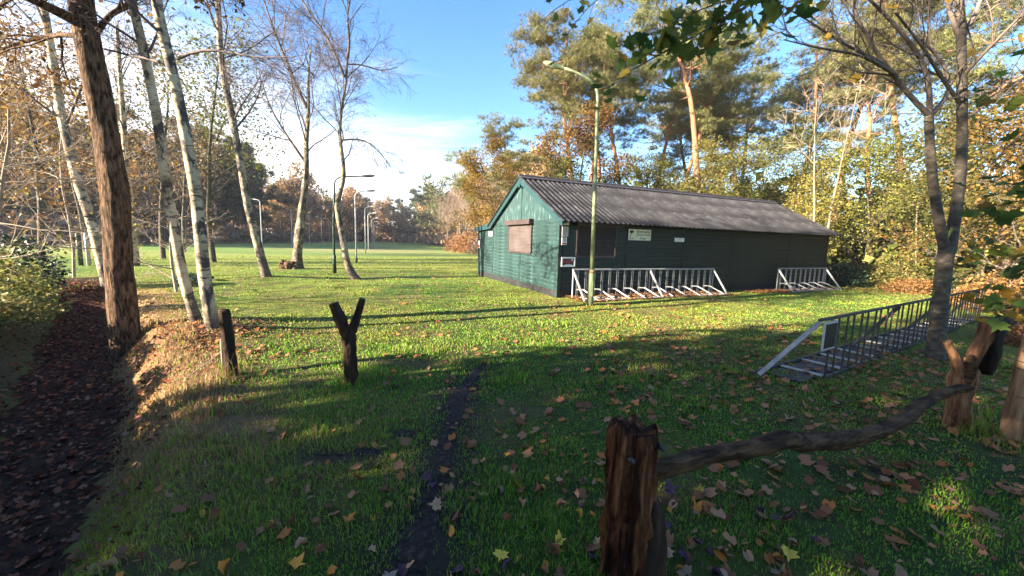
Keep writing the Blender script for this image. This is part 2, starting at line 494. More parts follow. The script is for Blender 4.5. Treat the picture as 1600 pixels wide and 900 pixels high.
MAT['bramble'] = leaf_mat('bramble_leaves', [(0.06, 0.09, 0.025), (0.16, 0.19, 0.045), (0.30, 0.28, 0.07), (0.24, 0.16, 0.05)], 0.35)
MAT['ivy'] = leaf_mat('ivy_leaves', [(0.03, 0.045, 0.016), (0.07, 0.085, 0.028), (0.12, 0.085, 0.035)], 0.2)
MAT['fern'] = leaf_mat('dead_fern', [(0.17, 0.075, 0.03), (0.30, 0.14, 0.055), (0.24, 0.13, 0.05)], 0.25)
MAT['maple_green'] = leaf_mat('maple_green_leaves', [(0.065, 0.12, 0.025), (0.11, 0.175, 0.036), (0.21, 0.22, 0.04), (0.08, 0.14, 0.032)], 0.6, 0.45)
MAT['maple_turn'] = leaf_mat('maple_turning_leaves', [(0.10, 0.15, 0.032), (0.20, 0.20, 0.036), (0.40, 0.25, 0.04), (0.27, 0.15, 0.04), (0.50, 0.34, 0.05)], 0.6, 0.45)
MAT['maple_gold'] = leaf_mat('maple_gold_leaves', [(0.36, 0.19, 0.025), (0.48, 0.30, 0.035)], 0.5, 0.45)


def fallen_mat(name, a, b_, ):
    m, t, b = new_mat(name)
    n = noise_tex(t, 30, 4, 0.6)
    oi = t.nodes.new('ShaderNodeObjectInfo')
    hs = t.nodes.new('ShaderNodeHueSaturation')
    t.links.new(ramp(t, n, [(0.3, a), (0.7, b_)]), hs.inputs['Color'])
    t.links.new(math_node(t, 'ADD', math_node(t, 'MULTIPLY', oi.outputs['Random'], 0.6), 0.7), hs.inputs['Value'])
    t.links.new(hs.outputs[0], b.inputs['Base Color'])
    b.inputs['Roughness'].default_value = 0.75
    b.inputs['Specular IOR Level'].default_value = 0.12
    return m


FALLEN = {
    'brown': fallen_mat('fallen_brown', (0.14, 0.052, 0.025), (0.26, 0.11, 0.052)),
    'tan': fallen_mat('fallen_tan', (0.32, 0.165, 0.085), (0.44, 0.255, 0.14)),
    'orange': fallen_mat('fallen_orange', (0.48, 0.15, 0.025), (0.60, 0.26, 0.045)),
    'yellow': fallen_mat('fallen_yellow', (0.42, 0.26, 0.035), (0.52, 0.36, 0.06)),
    'grey': fallen_mat('fallen_grey', (0.18, 0.115, 0.075), (0.26, 0.185, 0.13)),
    'purple': fallen_mat('fallen_purple', (0.06, 0.03, 0.05), (0.12, 0.06, 0.08)),
}
MAT['litter'] = leaf_mat('litter_leaves', [(0.10, 0.04, 0.02), (0.24, 0.105, 0.05), (0.36, 0.19, 0.10), (0.42, 0.16, 0.04), (0.15, 0.062, 0.035)], 0.1, 0.8, 0.1, 0.08)
MAT['pathlitter'] = leaf_mat('path_litter_leaves', [(0.04, 0.015, 0.008), (0.12, 0.046, 0.02), (0.24, 0.10, 0.042), (0.20, 0.06, 0.015), (0.30, 0.175, 0.10), (0.075, 0.029, 0.014)], 0.08, 0.8, 0.1, 0.06)

# ------------------------------------------------------------------ terrain
PATH = np.array([(-1.6, -4.0), (-1.9, -1.0), (-2.4, 0.7), (-3.15, 2.08), (-4.28, 3.42), (-5.85, 4.95), (-8.3, 7.2), (-14.1, 12.6), (-20.0, 18.0)])
TRACK = np.array([(-0.36, 4.75), (-0.52, 3.75), (-0.50, 2.95), (-0.45, 2.45), (-0.46, 1.95), (-0.44, 1.55), (-0.42, 0.9)])
PATCHES = [(-1.33, 2.62, 0.20, 0.09), (-0.86, 3.0, 0.12, 0.07), (-1.05, 2.70, 0.13, 0.06), (2.75, 2.62, 0.10, 0.05)]
TRACK_W = [0.05, 0.10, 0.08, 0.085, 0.105, 0.12, 0.13]


def poly_dist(x, y, P):
    """signed distance (positive on the right hand when walking the polyline) and the running length"""
    x = np.asarray(x, float); y = np.asarray(y, float)
    best = np.full(x.shape, 1e9); sgn = np.ones(x.shape); run = np.zeros(x.shape); acc = 0.0
    for a, b in zip(P[:-1], P[1:]):
        d = b - a; L = np.hypot(*d)
        t = np.clip(((x - a[0]) * d[0] + (y - a[1]) * d[1]) / L ** 2, 0, 1)
        qx = a[0] + t * d[0]; qy = a[1] + t * d[1]
        dist = np.hypot(x - qx, y - qy)
        cr = d[0] * (y - a[1]) - d[1] * (x - a[0])
        m = dist < best
        best = np.where(m, dist, best); sgn = np.where(m, np.where(cr < 0, 1.0, -1.0), sgn); run = np.where(m, acc + t * L, run)
        acc += L
    return best * sgn, run


def gz(x, y):
    x = np.asarray(x, float); y = np.asarray(y, float)
    d, s = poly_dist(x, y, PATH)
    fade = 1 - sstep(15.0, 21.0, s)
    dd = d + 0.16 * (fbm(x * 1.3, y * 1.3, 5) - 0.5) + 0.07 * (fbm(x * 5, y * 5, 8) - 0.5)
    right = -0.50 * (1 - sstep(0.30, 0.98, dd))
    left = -0.50 + 1.0 * sstep(0.34, 1.7, -dd)
    left = np.where(-dd > 4, 0.50 * (1 - sstep(4, 9, -dd)), left)
    z = np.where(dd > 0, right, left) * fade
    near = np.exp(-((x / 30) ** 2 + (y / 30) ** 2))
    z = z + near * 0.07 * (fbm(x * 0.55, y * 0.55, 21) - 0.5) + near * 0.025 * (fbm(x * 3.1, y * 3.1, 33, 3) - 0.5)
    # mound around the birches
    z = z + 0.16 * np.exp(-((x + 4.9) ** 2 + (y - 6.1) ** 2) / 0.9) + 0.12 * np.exp(-((x + 8.5) ** 2 + (y - 13.3) ** 2) / 2.0)
    # trampled hole
    z = z - 0.05 * np.exp(-(((x + 1.33) / 0.16) ** 2 + ((y - 2.62) / 0.09) ** 2))
    return z


def gz1(x, y):
    return float(gz(np.array([x]), np.array([y]))[0])


def axis(lo, f0, f1, hi, step, grow=1.09):
    a = list(np.arange(f0, f1 + 1e-6, step))
    s, v = step, f1
    while v < hi:
        s *= grow; v += s; a.append(v)
    s, v = step, f0
    pre = []
    while v > lo:
        s *= grow; v -= s; pre.append(v)
    return np.array(pre[::-1] + a)


def shade_ground(x, y):
    """colour of the lawn surface: lush, dry, straw, bare earth and painted gap shade"""
    n1 = fbm(x * 0.35, y * 0.35, 3); n2 = fbm(x * 1.7, y * 1.7, 9); n3 = fbm(x * 6, y * 6, 17)
    lush = np.array((0.060, 0.120, 0.013)); pale = np.array((0.165, 0.20, 0.028)); dry = np.array((0.17, 0.125, 0.045)); soil = np.array((0.05, 0.032, 0.02)); straw = np.array((0.33, 0.195, 0.085))
    c = lush[None] + (pale - lush)[None] * sstep(0.30, 0.68, n1)[:, None]
    c = c + (dry[None] - c) * (0.7 * sstep(0.50, 0.70, n2))[:, None]
    c = c + (soil[None] - c) * (0.5 * sstep(0.60, 0.75, n3))[:, None]
    d, s = poly_dist(x, y, PATH)
    fade = 1 - sstep(15, 21, s)
    bank = sstep(0.30, 0.5, d) * (1 - sstep(1.1, 2.0, d + 0.7 * (n2 - 0.5))) * fade
    bank = bank * sstep(1.6, 3.4, y + (n2 - 0.5) * 2) * 0.9
    c = c + (straw[None] - c) * bank[:, None]
    leftb = sstep(0.3, 0.7, -d) * fade * (1 - sstep(5, 8, -d))
    c = c + (np.array((0.075, 0.055, 0.03))[None] - c) * (0.85 * leftb)[:, None]
    # worn soil under the birches
    und = 0.85 * np.exp(-((x + 4.75) ** 2 + (y - 5.95) ** 2) / 0.5) + 0.6 * np.exp(-((x + 3.9) ** 2 + (y - 5.0) ** 2) / 0.25)
    c = c + (np.array((0.14, 0.07, 0.045))[None] - c) * np.clip(und, 0, 1)[:, None]
    td, ts = poly_dist(x, y, TRACK)
    tr = (1 - sstep(0.10, 0.42, np.abs(td) + 0.25 * (n3 - 0.5) + 0.2 * (n2 - 0.5)))
    for qx, qy, qr, qs in PATCHES:
        tr = np.maximum(tr, 0.9 * np.exp(-(((x - qx) / qr) ** 2 + ((y - qy) / qs) ** 2) * 0.6))
    c = c + (np.array((0.045, 0.033, 0.026))[None] - c) * (0.9 * tr)[:, None]
    # soil darkened close by to paint the shade between the blades
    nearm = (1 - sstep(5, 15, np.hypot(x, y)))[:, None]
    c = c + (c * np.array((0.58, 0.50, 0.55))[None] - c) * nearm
    # distant field: paler, in long bands of two greens
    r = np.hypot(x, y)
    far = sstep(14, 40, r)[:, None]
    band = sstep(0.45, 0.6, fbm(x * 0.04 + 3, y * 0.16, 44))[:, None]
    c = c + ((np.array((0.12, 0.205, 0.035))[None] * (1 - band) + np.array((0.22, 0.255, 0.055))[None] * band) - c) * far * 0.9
    # worn end of the field
    wd = np.exp(-(((x + 17) / 9) ** 2 + ((y - 46) / 9) ** 2))[:, None]
    c = c + (np.array((0.30, 0.235, 0.12))[None] - c) * wd * 0.6
    # forest floor
    wood = np.clip(sstep(16, 21, y - 0.42 * (x - 12) ) * sstep(7, 12, x) + sstep(0, 6, y - 115 + 0.3 * x) + sstep(43, 47, -x + 0.05 * y) + sstep(0, 2, (x - 0.3 * (70 - y) * 0.0 + 4.0) ) * sstep(50, 56, y), 0, 1)[:, None]
    c = c + (np.array((0.11, 0.06, 0.035))[None] - c) * wood * 0.9
    return np.clip(c, 0.01, 0.8)


def build_ground():
    X = axis(-420, -16, 16, 420, 0.11, 1.10)
    Y = axis(-60, -1.5, 20, 460, 0.11, 1.08)
    gx, gy = np.meshgrid(X, Y)
    fx, fy = gx.ravel(), gy.ravel()
    V = np.stack([fx, fy, gz(fx, fy)], 1)
    nx, ny = len(X), len(Y)
    i, j = np.meshgrid(np.arange(nx - 1), np.arange(ny - 1))
    a = (j * nx + i).ravel()
    F = np.stack([a, a + 1, a + 1 + nx, a + nx], 1)
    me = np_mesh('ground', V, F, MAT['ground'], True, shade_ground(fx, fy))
    tag(mesh_obj('ground', me), kind='structure')


build_ground()


def ribbon(name, P, W, mat, lift, label=None, rough=0.35, seg=0.07, across=9, seed=1, rug=0.0):
    P = np.asarray(P, float); W = np.asarray(W, float)
    seglen = np.hypot(*(P[1:] - P[:-1]).T); acc = np.concatenate([[0], np.cumsum(seglen)])
    n = int(acc[-1] / seg)
    s = np.linspace(0, acc[-1], n)
    px = np.interp(s, acc, P[:, 0]); py = np.interp(s, acc, P[:, 1]); ww = np.interp(s, acc, W)
    k = np.ones(9) / 9
    if n > 20:
        px[4:-4] = np.convolve(px, k, 'valid'); py[4:-4] = np.convolve(py, k, 'valid')
    tx = np.gradient(px); ty = np.gradient(py); L = np.hypot(tx, ty); nx, ny = ty / L, -tx / L
    u = np.linspace(-1, 1, across)
    wl = ww * (1 + rough * 2 * (fbm(s * 2.2, s * 0 + 1.5, seed) - 0.5) + rough * 1.2 * (fbm(s * 7, s * 0 + 3.5, seed + 3) - 0.5))
    wr = ww * (1 + rough * 2 * (fbm(s * 2.2, s * 0 + 7.5, seed + 1) - 0.5) + rough * 1.2 * (fbm(s * 7, s * 0 + 9.5, seed + 5) - 0.5))
    off = np.where(u[None] < 0, u[None] * wl[:, None], u[None] * wr[:, None])
    gx = px[:, None] + nx[:, None] * off; gy = py[:, None] + ny[:, None] * off
    z = gz(gx.ravel(), gy.ravel()) + lift * (1 - np.tile(np.abs(u) ** 6, n) * 1.6)
    if rug:
        z = z + rug * (fbm(gx.ravel() * 9, gy.ravel() * 9, 3, 4) - 0.5)
    V = np.stack([gx.ravel(), gy.ravel(), z], 1)
    i, j = np.meshgrid(np.arange(across - 1), np.arange(n - 1))
    a = (j * across + i).ravel()
    F = np.stack([a, a + 1, a + 1 + across, a + across], 1)
    o = mesh_obj(name, np_mesh(name, V, F, mat, True))
    return tag(o, label, None, None, 'structure')


ribbon('sunken_path', PATH[:-1], [0.5, 0.5, 0.5, 0.5, 0.5, 0.5, 0.5, 0.55], MAT['pathsoil'], 0.014, 'dark sunken leaf strewn path between two banks', 0.3, 0.07, 15, 2, 0.03)
ribbon('muddy_track', TRACK, TRACK_W, MAT['mud'], 0.007, 'narrow dark muddy track worn through the lawn', 0.75, 0.02, 17, 5, 0.016)


def blob(name, cx, cy, rx, ry, mat, lift, seed, label):
    n, m = 28, 5
    V = [(cx, cy, gz1(cx, cy) + lift)]
    F = []
    for j in range(1, m + 1):
        for i in range(n):
            a = 2 * math.pi * i / n
            rr = (j / m) * (0.65 + 0.7 * float(fbm(np.array([math.cos(a) * 1.7 + 5]), np.array([math.sin(a) * 1.7 + 5]), seed)[0]))
            x = cx + math.cos(a) * rx * rr; y = cy + math.sin(a) * ry * rr
            V.append((x, y, gz1(x, y) + (lift if j < m else -0.01)))
    for i in range(n):
        F.append((0, 1 + i, 1 + (i + 1) % n))
    for j in range(m - 1):
        for i in range(n):
            i2 = (i + 1) % n
            F.append((1 + j * n + i, 1 + (j + 1) * n + i, 1 + (j + 1) * n + i2, 1 + j * n + i2))
    mb = MB(); mb.v = V; mb.f = F
    return tag(mb.build(name, mat, None, True), label, None, None, 'structure')


for i, (cx, cy, rx, ry) in enumerate(PATCHES):
    blob('mud_patch', cx, cy, rx, ry, MAT['mud'], 0.005, 40 + i, 'small dark bare mud patch in the lawn')

# ------------------------------------------------------------------ the shed
C0 = Vector((1.31, 11.04, 0.0))
SHED_RZ = R(24)
SHED_M = Matrix.Translation(C0) @ Matrix.Rotation(SHED_RZ, 4, 'Z')
LEN, DEP, LEAN, RIDGE_Y, RIDGE_Z, SLOPE = 13.1, 5.2, 7.1, 2.52, 3.68, 0.52


def roof_z(y):
    return RIDGE_Z - SLOPE * abs(y - RIDGE_Y)


WORN_LIT = {'y': surf('worn_lit_teal_edge', [(0.35, (0.016, 0.052, 0.050)), (0.65, (0.085, 0.14, 0.135))], 7, (1, 1, 1), 0.6), 'x': surf('worn_lit_green_edge', [(0.35, (0.020, 0.055, 0.045)), (0.65, (0.075, 0.14, 0.12))], 7, (1, 1, 1), 0.6)}  # pale board edges: worn paint plus the light they catch, painted in


def build_shed():
    t = empty('wooden_shed', C0, SHED_RZ)
    tag(t, 'long green wooden shed with corrugated grey roof beside the lawn', 'shed')
    # dark core
    mb = MB()
    mb.box(0.03, LEN - 0.03, 0.03, DEP - 0.03, 0.0, 2.2)
    b = len(mb.v)
    e = 0.035
    mb.v += [(0.035, 0.04, 2.2), (0.035, DEP - 0.04, 2.2), (0.035, RIDGE_Y, RIDGE_Z - 0.1), (LEN - 0.035, 0.04, 2.2), (LEN - 0.035, DEP - 0.04, 2.2), (LEN - 0.035, RIDGE_Y, RIDGE_Z - 0.1)]
    mb.f += [(b, b + 2, b + 1), (b + 3, b + 4, b + 5), (b, b + 3, b + 5, b + 2), (b + 1, b + 2, b + 5, b + 4)]
    mb.box(0.03, LEN - 0.03, DEP, LEAN - 0.03, 0.0, 2.05)
    mb.build('wall', MAT['dark'], t)
    # plinth
    MB().box(-0.012, LEN, -0.012, 0.028, -0.06, 0.21).build('plinth', MAT['plinth'], t)
    MB().box(-0.012, 0.028, 0.03, LEAN, -0.06, 0.21).build('plinth', MAT['plinth'], t)
    pitch = 0.128
    rows = 16

    def board_mesh(length, mat, along):
        m = MB()
        # lapped profile: foot proud, head tucked in
        if along == 'y':
            P = lambda a, o, z: (o, a, z)
        else:
            P = lambda a, o, z: (a, o, z)
        prof = [(-0.012, 0.0), (-0.012, pitch - 0.017), (0.006, pitch - 0.004), (0.03, pitch - 0.004), (0.03, 0.0)]
        m.v = [P(0, o_, z_) for o_, z_ in prof] + [P(length, o_, z_) for o_, z_ in prof]
        fl = [(k, (k + 1) % 5, (k + 1) % 5 + 5, k + 5) for k in range(5)]
        if along == 'x': fl = [f_[::-1] for f_ in fl]
        m.f = fl + [(4, 3, 2, 1, 0), (5, 6, 7, 8, 9)]
        me = m.mesh('board', mat)
        me.materials.append(WORN_LIT[along])
        me.polygons[1].material_index = 1
        return me
    # gable end boards
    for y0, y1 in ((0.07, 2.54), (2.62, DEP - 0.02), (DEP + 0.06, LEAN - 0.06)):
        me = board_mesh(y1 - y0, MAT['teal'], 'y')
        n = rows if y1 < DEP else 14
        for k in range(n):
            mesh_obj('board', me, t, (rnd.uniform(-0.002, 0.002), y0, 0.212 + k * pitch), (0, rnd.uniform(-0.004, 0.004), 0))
    for y in (0.03, 2.58, DEP + 0.02, LEAN - 0.03):
        MB().box(-0.022, 0.028, y - 0.036, y + 0.036, -0.02, 2.27 if y < DEP + 0.1 else 2.02).build('corner_batten' if y < 0.1 or y > 7 else 'batten', MAT['teal'], t)
    # front boards
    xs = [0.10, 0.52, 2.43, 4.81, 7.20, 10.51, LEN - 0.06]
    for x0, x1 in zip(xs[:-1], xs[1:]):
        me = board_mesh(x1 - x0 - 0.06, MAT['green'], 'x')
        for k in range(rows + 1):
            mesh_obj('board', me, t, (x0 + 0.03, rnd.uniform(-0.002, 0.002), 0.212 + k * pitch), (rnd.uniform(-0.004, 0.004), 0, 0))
    for x in xs[1:] :
        MB().box(x - 0.032, x + 0.032, -0.024, 0.028, 0.0, 2.34).build('batten', MAT['green'], t)
    MB().box(-0.02, 0.10, -0.024, 0.004, -0.02, 2.3).build('corner_batten', MAT['green'], t)
    # upright ribbed sheets in the gable triangle
    for ya, yb in ((0.0, RIDGE_Y - 0.02), (RIDGE_Y + 0.02, DEP)):
        V, F = [], []
        n = int((yb - ya) / 0.0205)
        for i in range(n + 1):
            y = ya + (yb - ya) * i / n
            ph = i % 4
            xx = (-0.03, -0.03, -0.005, -0.005)[ph]
            top = max(2.30, roof_z(y) - 0.04)
            V += [(xx, y, 2.26 + rnd.uniform(-0.004, 0.004)), (xx, y, top), (0.03, y, 2.26), (0.03, y, top)]
        for i in range(n):
            a = i * 4; c = a + 4
            F += [(a, a + 1, c + 1, c), (a, c, c + 2, a + 2)]
        m = MB(); m.v = V; m.f = F
        m.build('gable_panel', MAT['teal_streak'], t)
    MB().box(-0.045, -0.032, RIDGE_Y - 0.03, RIDGE_Y + 0.03, 2.27, RIDGE_Z - 0.12).build('cover_strip', MAT['barge'], t)
    # barge boards
    for s in (0, 1):
        ye = -0.36 if s == 0 else DEP + 0.10
        p = Vector((-0.135, RIDGE_Y, RIDGE_Z - 0.055)); q = Vector((-0.135, ye, roof_z(ye) - 0.055))
        mb = MB()
        mb.hexa([(x, y, z + dz) for dz in (-0.10, 0.10) for (x, y, z) in ((-0.15, p.y, p.z), (-0.118, p.y, p.z), (-0.118, q.y, q.z), (-0.15, q.y, q.z))])
        mb.build('barge_board', MAT['barge'], t)
    for s in (0, 1):
        ye = -0.30 if s == 0 else DEP
        MB().hexa([(x, y, roof_z(y) + dz) for dz in (-0.10, -0.035) for (x, y) in ((-0.117, RIDGE_Y), (0.04, RIDGE_Y), (0.04, ye), (-0.117, ye))]).build('soffit', MAT['barge'], t)
    MB().hexa([(x, y, z + dz) for dz in (-0.14, 0.05) for (x, y, z) in ((-0.15, DEP + 0.10, 2.21), (-0.118, DEP + 0.10, 2.21), (-0.118, LEAN + 0.14, 2.09), (-0.15, LEAN + 0.14, 2.09))]).build('barge_board', MAT['barge'], t)
    MB().hexa([(x, y, z + dz) for dz in (-0.03, 0.03) for (x, y, z) in ((-0.14, DEP - 0.1, 2.285), (LEN + 0.1, DEP - 0.1, 2.285), (LEN + 0.1, LEAN + 0.2, 2.115), (-0.14, LEAN + 0.2, 2.115))]).build('lean_to_roof', MAT['ridge'], t)
    MB().beam((-0.14, LEAN + 0.24, 2.08), (LEN, LEAN + 0.24, 2.08), 0.1, 0.08).build('gutter', MAT['plinth'], t)
    MB().box(LEN - 0.02, LEN + 0.02, -0.02, DEP, 0, 2.2).build('end_wall', MAT['green'], t)
    # corrugated sheets, three courses of twelve each side
    cols, courses = 12, 3
    wid = (LEN + 0.36) / cols
    run = math.hypot(RIDGE_Y + 0.36, (RIDGE_Y + 0.36) * SLOPE)
    cl = run / courses + 0.10
    waves = 6
    V, F = [], []
    nx = waves * 8
    rows_ = (0.0, 0.5, 1.0)
    for th in (0, -0.008):
        for r_ in rows_:
            for i in range(nx + 1):
                xx = wid * 1.03 * i / nx
                V.append((xx, -r_ * cl, 0.027 * math.sin(2 * math.pi * waves * i / nx) + th))
    row = nx + 1
    for j in range(2):
        for i in range(nx):
            a = j * row + i
            F.append((a, a + row, a + row + 1, a + 1))
            a += 3 * row
            F.append((a, a + 1, a + row + 1, a + row))
    a = 2 * row; bq = 5 * row
    for i in range(nx):
        F.append((a + i, bq + i, bq + i + 1, a + i + 1))
    m = MB(); m.v = V; m.f = F
    sheet = m.mesh('roof_sheet', MAT['roof'], True)
    ang = math.atan(SLOPE)
    for side in (1, -1):
        for j in range(courses):
            for i in range(cols):
                s0 = j * run / courses
                dy = s0 * math.cos(ang); dz = s0 * math.sin(ang)
                lift = 0.035 + 0.012 * (courses - j)
                if side == 1:
                    mesh_obj('roof_sheet', sheet, t, (-0.17 + i * wid, RIDGE_Y - dy, RIDGE_Z - dz + lift + (i % 2) * 0.003), (ang + 0.010 + rnd.uniform(-0.003, 0.003), rnd.uniform(-0.002, 0.002), 0))
                elif j < 3:
                    mesh_obj('roof_sheet', sheet, t, (-0.17 + (i + 1) * wid, RIDGE_Y + dy, RIDGE_Z - dz + lift), (ang + 0.010, 0, math.pi))
    # ridge cap
    mb = MB()
    for s in (1, -1):
        mb.hexa([(x, RIDGE_Y - s * y, RIDGE_Z + z + dz) for dz in (0, 0.02) for (x, y, z) in ((-0.18, 0.0, 0.10), (LEN + 0.19, 0.0, 0.10), (LEN + 0.19, 0.20, 0.0), (-0.18, 0.20, 0.0))])
    mb.tube([(-0.185, RIDGE_Y, RIDGE_Z + 0.105), (LEN + 0.195, RIDGE_Y, RIDGE_Z + 0.105)], 0.05, 8)
    mb.build('ridge_cap', MAT['ridge'], t)
    MB().box(-0.165, -0.05, RIDGE_Y - 0.06, RIDGE_Y + 0.06, RIDGE_Z - 0.28, RIDGE_Z + 0.08).build('ridge_end', MAT['barge'], t)

    # roller shutters
    def shutter(face, a0, a1, z0, z1):
        """face 'y': lies on the gable end, a is y; face 'x': on the long front"""
        root = MB()
        n = int((z1 - z0) / 0.048)
        V, F = [], []
        for i in range(n * 3 + 1):
            z = z0 + (z1 - z0) * i / (n * 3)
            o = -0.040 - 0.010 * (0.15, 1.0, 1.0)[i % 3]
            for aa in (a0, a1):
                V.append((o, aa, z) if face == 'y' else (aa, o, z))
        for i in range(n * 3):
            k = i * 2
            F.append((k, k + 1, k + 3, k + 2) if face == 'x' else (k, k + 2, k + 3, k + 1))
        root.v = V; root.f = F
        cur = root.build('shutter_curtain', MAT['shutter' if face == 'y' else 'shuttershaded'], t)

        def bx(nm, mt, c0, c1, d0, d1, e0, e1):
            m2 = MB()
            if face == 'y': m2.box(d0, d1, c0, c1, e0, e1)
            else: m2.box(c0, c1, d0, d1, e0, e1)
            return m2.build(nm, mt, cur)
        bx('guide_rail', MAT['shutterbox'], a0 - 0.05, a0, -0.062, -0.012, z0 - 0.01, z1)
        bx('guide_rail', MAT['shutterbox'], a1, a1 + 0.05, -0.062, -0.012, z0 - 0.01, z1)
        bx('shutter_box', MAT['shutterbox'], a0 - 0.12, a1 + 0.12, -0.19, -0.012, z1, z1 + 0.16)
        bx('bottom_bar', MAT['shutterbox'], a0, a1, -0.066, -0.012, z0 - 0.05, z0)
    shutter('y', 1.72, 3.52, 1.24, 2.16)
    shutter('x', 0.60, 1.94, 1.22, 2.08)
    return t


build_shed()


def shed_pt(x, y, z):
    return SHED_M @ Vector((x, y, z))


def wall_sign(name, face, a, z, wid, hei, mats, label, frame=0.0, off=0.034, parts=()):
    """flat panel fixed to the shed; local x runs along the wall, local y up"""
    root = empty(name)
    if face == 'front':
        m = SHED_M @ Matrix.Translation((a, -off, z)) @ Matrix.Rotation(R(90), 4, 'X')
    else:
        m = SHED_M @ Matrix.Translation((-off, a, z)) @ Matrix.Rotation(R(-90), 4, 'Z') @ Matrix.Rotation(R(90), 4, 'X')
    root.matrix_world = m
    tag(root, label, 'sign')
    MB().box(-wid / 2, wid / 2, -hei / 2, hei / 2, 0, 0.014).build('panel', mats[0], root)
    if frame:
        for x0, x1, y0, y1 in ((-wid / 2 - 0.002, wid / 2 + 0.002, hei / 2 - frame, hei / 2 + 0.002), (-wid / 2 - 0.002, wid / 2 + 0.002, -hei / 2 - 0.002, -hei / 2 + frame), (-wid / 2 - 0.002, -wid / 2 + frame, -hei / 2 + frame, hei / 2 - frame), (wid / 2 - frame, wid / 2 + 0.002, -hei / 2 + frame, hei / 2 - frame)):
            MB().box(x0, x1, y0, y1, 0.002, 0.024).build('frame', mats[1], root)
    return root


def text_on(root, s, x, y, size, mat, align='CENTER', shear=0.0, z=0.0165):
    cu = bpy.data.curves.new('lettering', 'FONT')
    cu.body = s
    cu.size = size
    cu.align_x = align
    cu.align_y = 'CENTER'
    cu.shear = shear
    cu.extrude = 0.0012
    cu.materials.append(mat)
    o = bpy.data.objects.new('lettering', cu)
    COL.objects.link(o)
    bpy.context.view_layer.update()
    me = bpy.data.meshes.new_from_object(o.evaluated_get(bpy.context.evaluated_depsgraph_get()))
    bpy.data.objects.remove(o)
    return mesh_obj('lettering', me, root, (x, y, z))


s_ = wall_sign('name_sign', 'front', 2.885, 1.895, 0.90, 0.34, (MAT['signcream'],), 'cream name sign with dark green lettering and tree emblem under the eaves')
text_on(s_, 'IJsvereniging', 0.13, 0.10, 0.105, MAT['ink'], shear=0.15)
text_on(s_, 'Duinvermaak', 0.13, 0.0, 0.098, MAT['ink'], shear=0.25)
text_on(s_, 'Bergen', 0.13, -0.105, 0.098, MAT['ink'], shear=0.25)
em = MB()
em.beam((-0.40, -0.09, 0.016), (-0.335, 0.06, 0.016), 0.018, 0.003)
for k in range(9):
    a = k * 0.7
    em.beam((-0.335 + 0.02 * math.cos(a), 0.085, 0.016 + 0.0002 * k), (-0.335 + 0.075 * math.cos(a), 0.09 + 0.045 * math.sin(a), 0.016 + 0.0002 * k), 0.035, 0.002)
em.beam((-0.42, -0.12, 0.016), (-0.25, -0.12, 0.016), 0.014, 0.003)
em.build('tree_emblem', MAT['ink'], s_)
s_ = wall_sign('notice_plate', 'front', 4.58, 1.785, 0.42, 0.13, (MAT['signwhite'],), 'small white plate right of the cream name sign on the dark wall')
for k, ww in enumerate((0.28, 0.32, 0.24)):
    MB().box(-ww / 2 + 0.02, ww / 2 + 0.02, 0.035 - k * 0.035, 0.045 - k * 0.035, 0.0145, 0.0165).build('text_line', MAT['signgrey'], s_)
s_ = wall_sign('framed_warning_sign', 'front', 0.30, 1.04, 0.46, 0.27, (MAT['signblack'], MAT['signwhite']), 'black and red sign in a white frame low by the shed corner', 0.035, 0.04)
for k, (xx, yy, ww, hh) in enumerate(((-0.02, 0.045, 0.22, 0.022), (-0.03, 0.008, 0.28, 0.024), (-0.01, -0.03, 0.2, 0.020))):
    MB().box(xx - ww / 2, xx + ww / 2, yy - hh / 2, yy + hh / 2, 0.0145, 0.0165).build('text_line', MAT['signred'], s_)
MB().box(-0.12, 0.12, -0.088, -0.072, 0.0145, 0.0165).build('text_line', MAT['signwhite'], s_)
MB().tube([(0.13, 0.06, 0.0145), (0.13, 0.06, 0.0165)], 0.028, 12).build('badge', MAT['signwhite'], s_)
s_ = wall_sign('address_plate', 'front', 0.17, 2.13, 0.21, 0.085, (MAT['signcream'],), 'topmost small cream plate by the shed corner under the eaves', 0, 0.04)
s_ = wall_sign('paper_notice', 'front', 0.155, 1.90, 0.205, 0.28, (MAT['signgrey'],), 'grey printed notice in the middle of three plates by the shed corner', 0, 0.04)
for k in range(8):
    ww = 0.15 - 0.04 * (k % 3 == 2)
    MB().box(-0.08, -0.08 + ww, 0.10 - k * 0.028, 0.108 - k * 0.028, 0.0145, 0.0160).build('text_line', MAT['lamphead'], s_)
s_ = wall_sign('prohibition_sign', 'front', 0.135, 1.63, 0.165, 0.21, (MAT['signwhite'],), 'small white sign with black ring and red strip below the grey notice', 0, 0.04)
ring = MB()
for k in range(16):
    a0, a1 = 2 * math.pi * k / 16, 2 * math.pi * (k + 1) / 16
    ring.beam((0.05 * math.cos(a0), 0.035 + 0.05 * math.sin(a0), 0.0155), (0.05 * math.cos(a1), 0.035 + 0.05 * math.sin(a1), 0.0155), 0.014, 0.002, (0, 0, 1))
ring.beam((-0.03, 0.065, 0.0155), (0.03, 0.005, 0.0155), 0.014, 0.002)
ring.build('ring_symbol', MAT['signblack'], s_)
MB().box(-0.072, 0.072, -0.09, -0.045, 0.0145, 0.0165).build('red_strip', MAT['signred'], s_)
wall_sign('gable_plate', 'gable', 5.46, 1.86, 0.44, 0.17, (MAT['signwhite'],), 'small white plate on the lean-to end of the shed')
s_ = wall_sign('edge_notice', 'gable', 6.93, 1.40, 0.24, 0.33, (MAT['signwhite'],), 'white and red notice on the far edge of the lean-to wall')
MB().box(-0.1, 0.1, -0.14, -0.03, 0.0145, 0.0165).build('red_strip', MAT['signred'], s_)


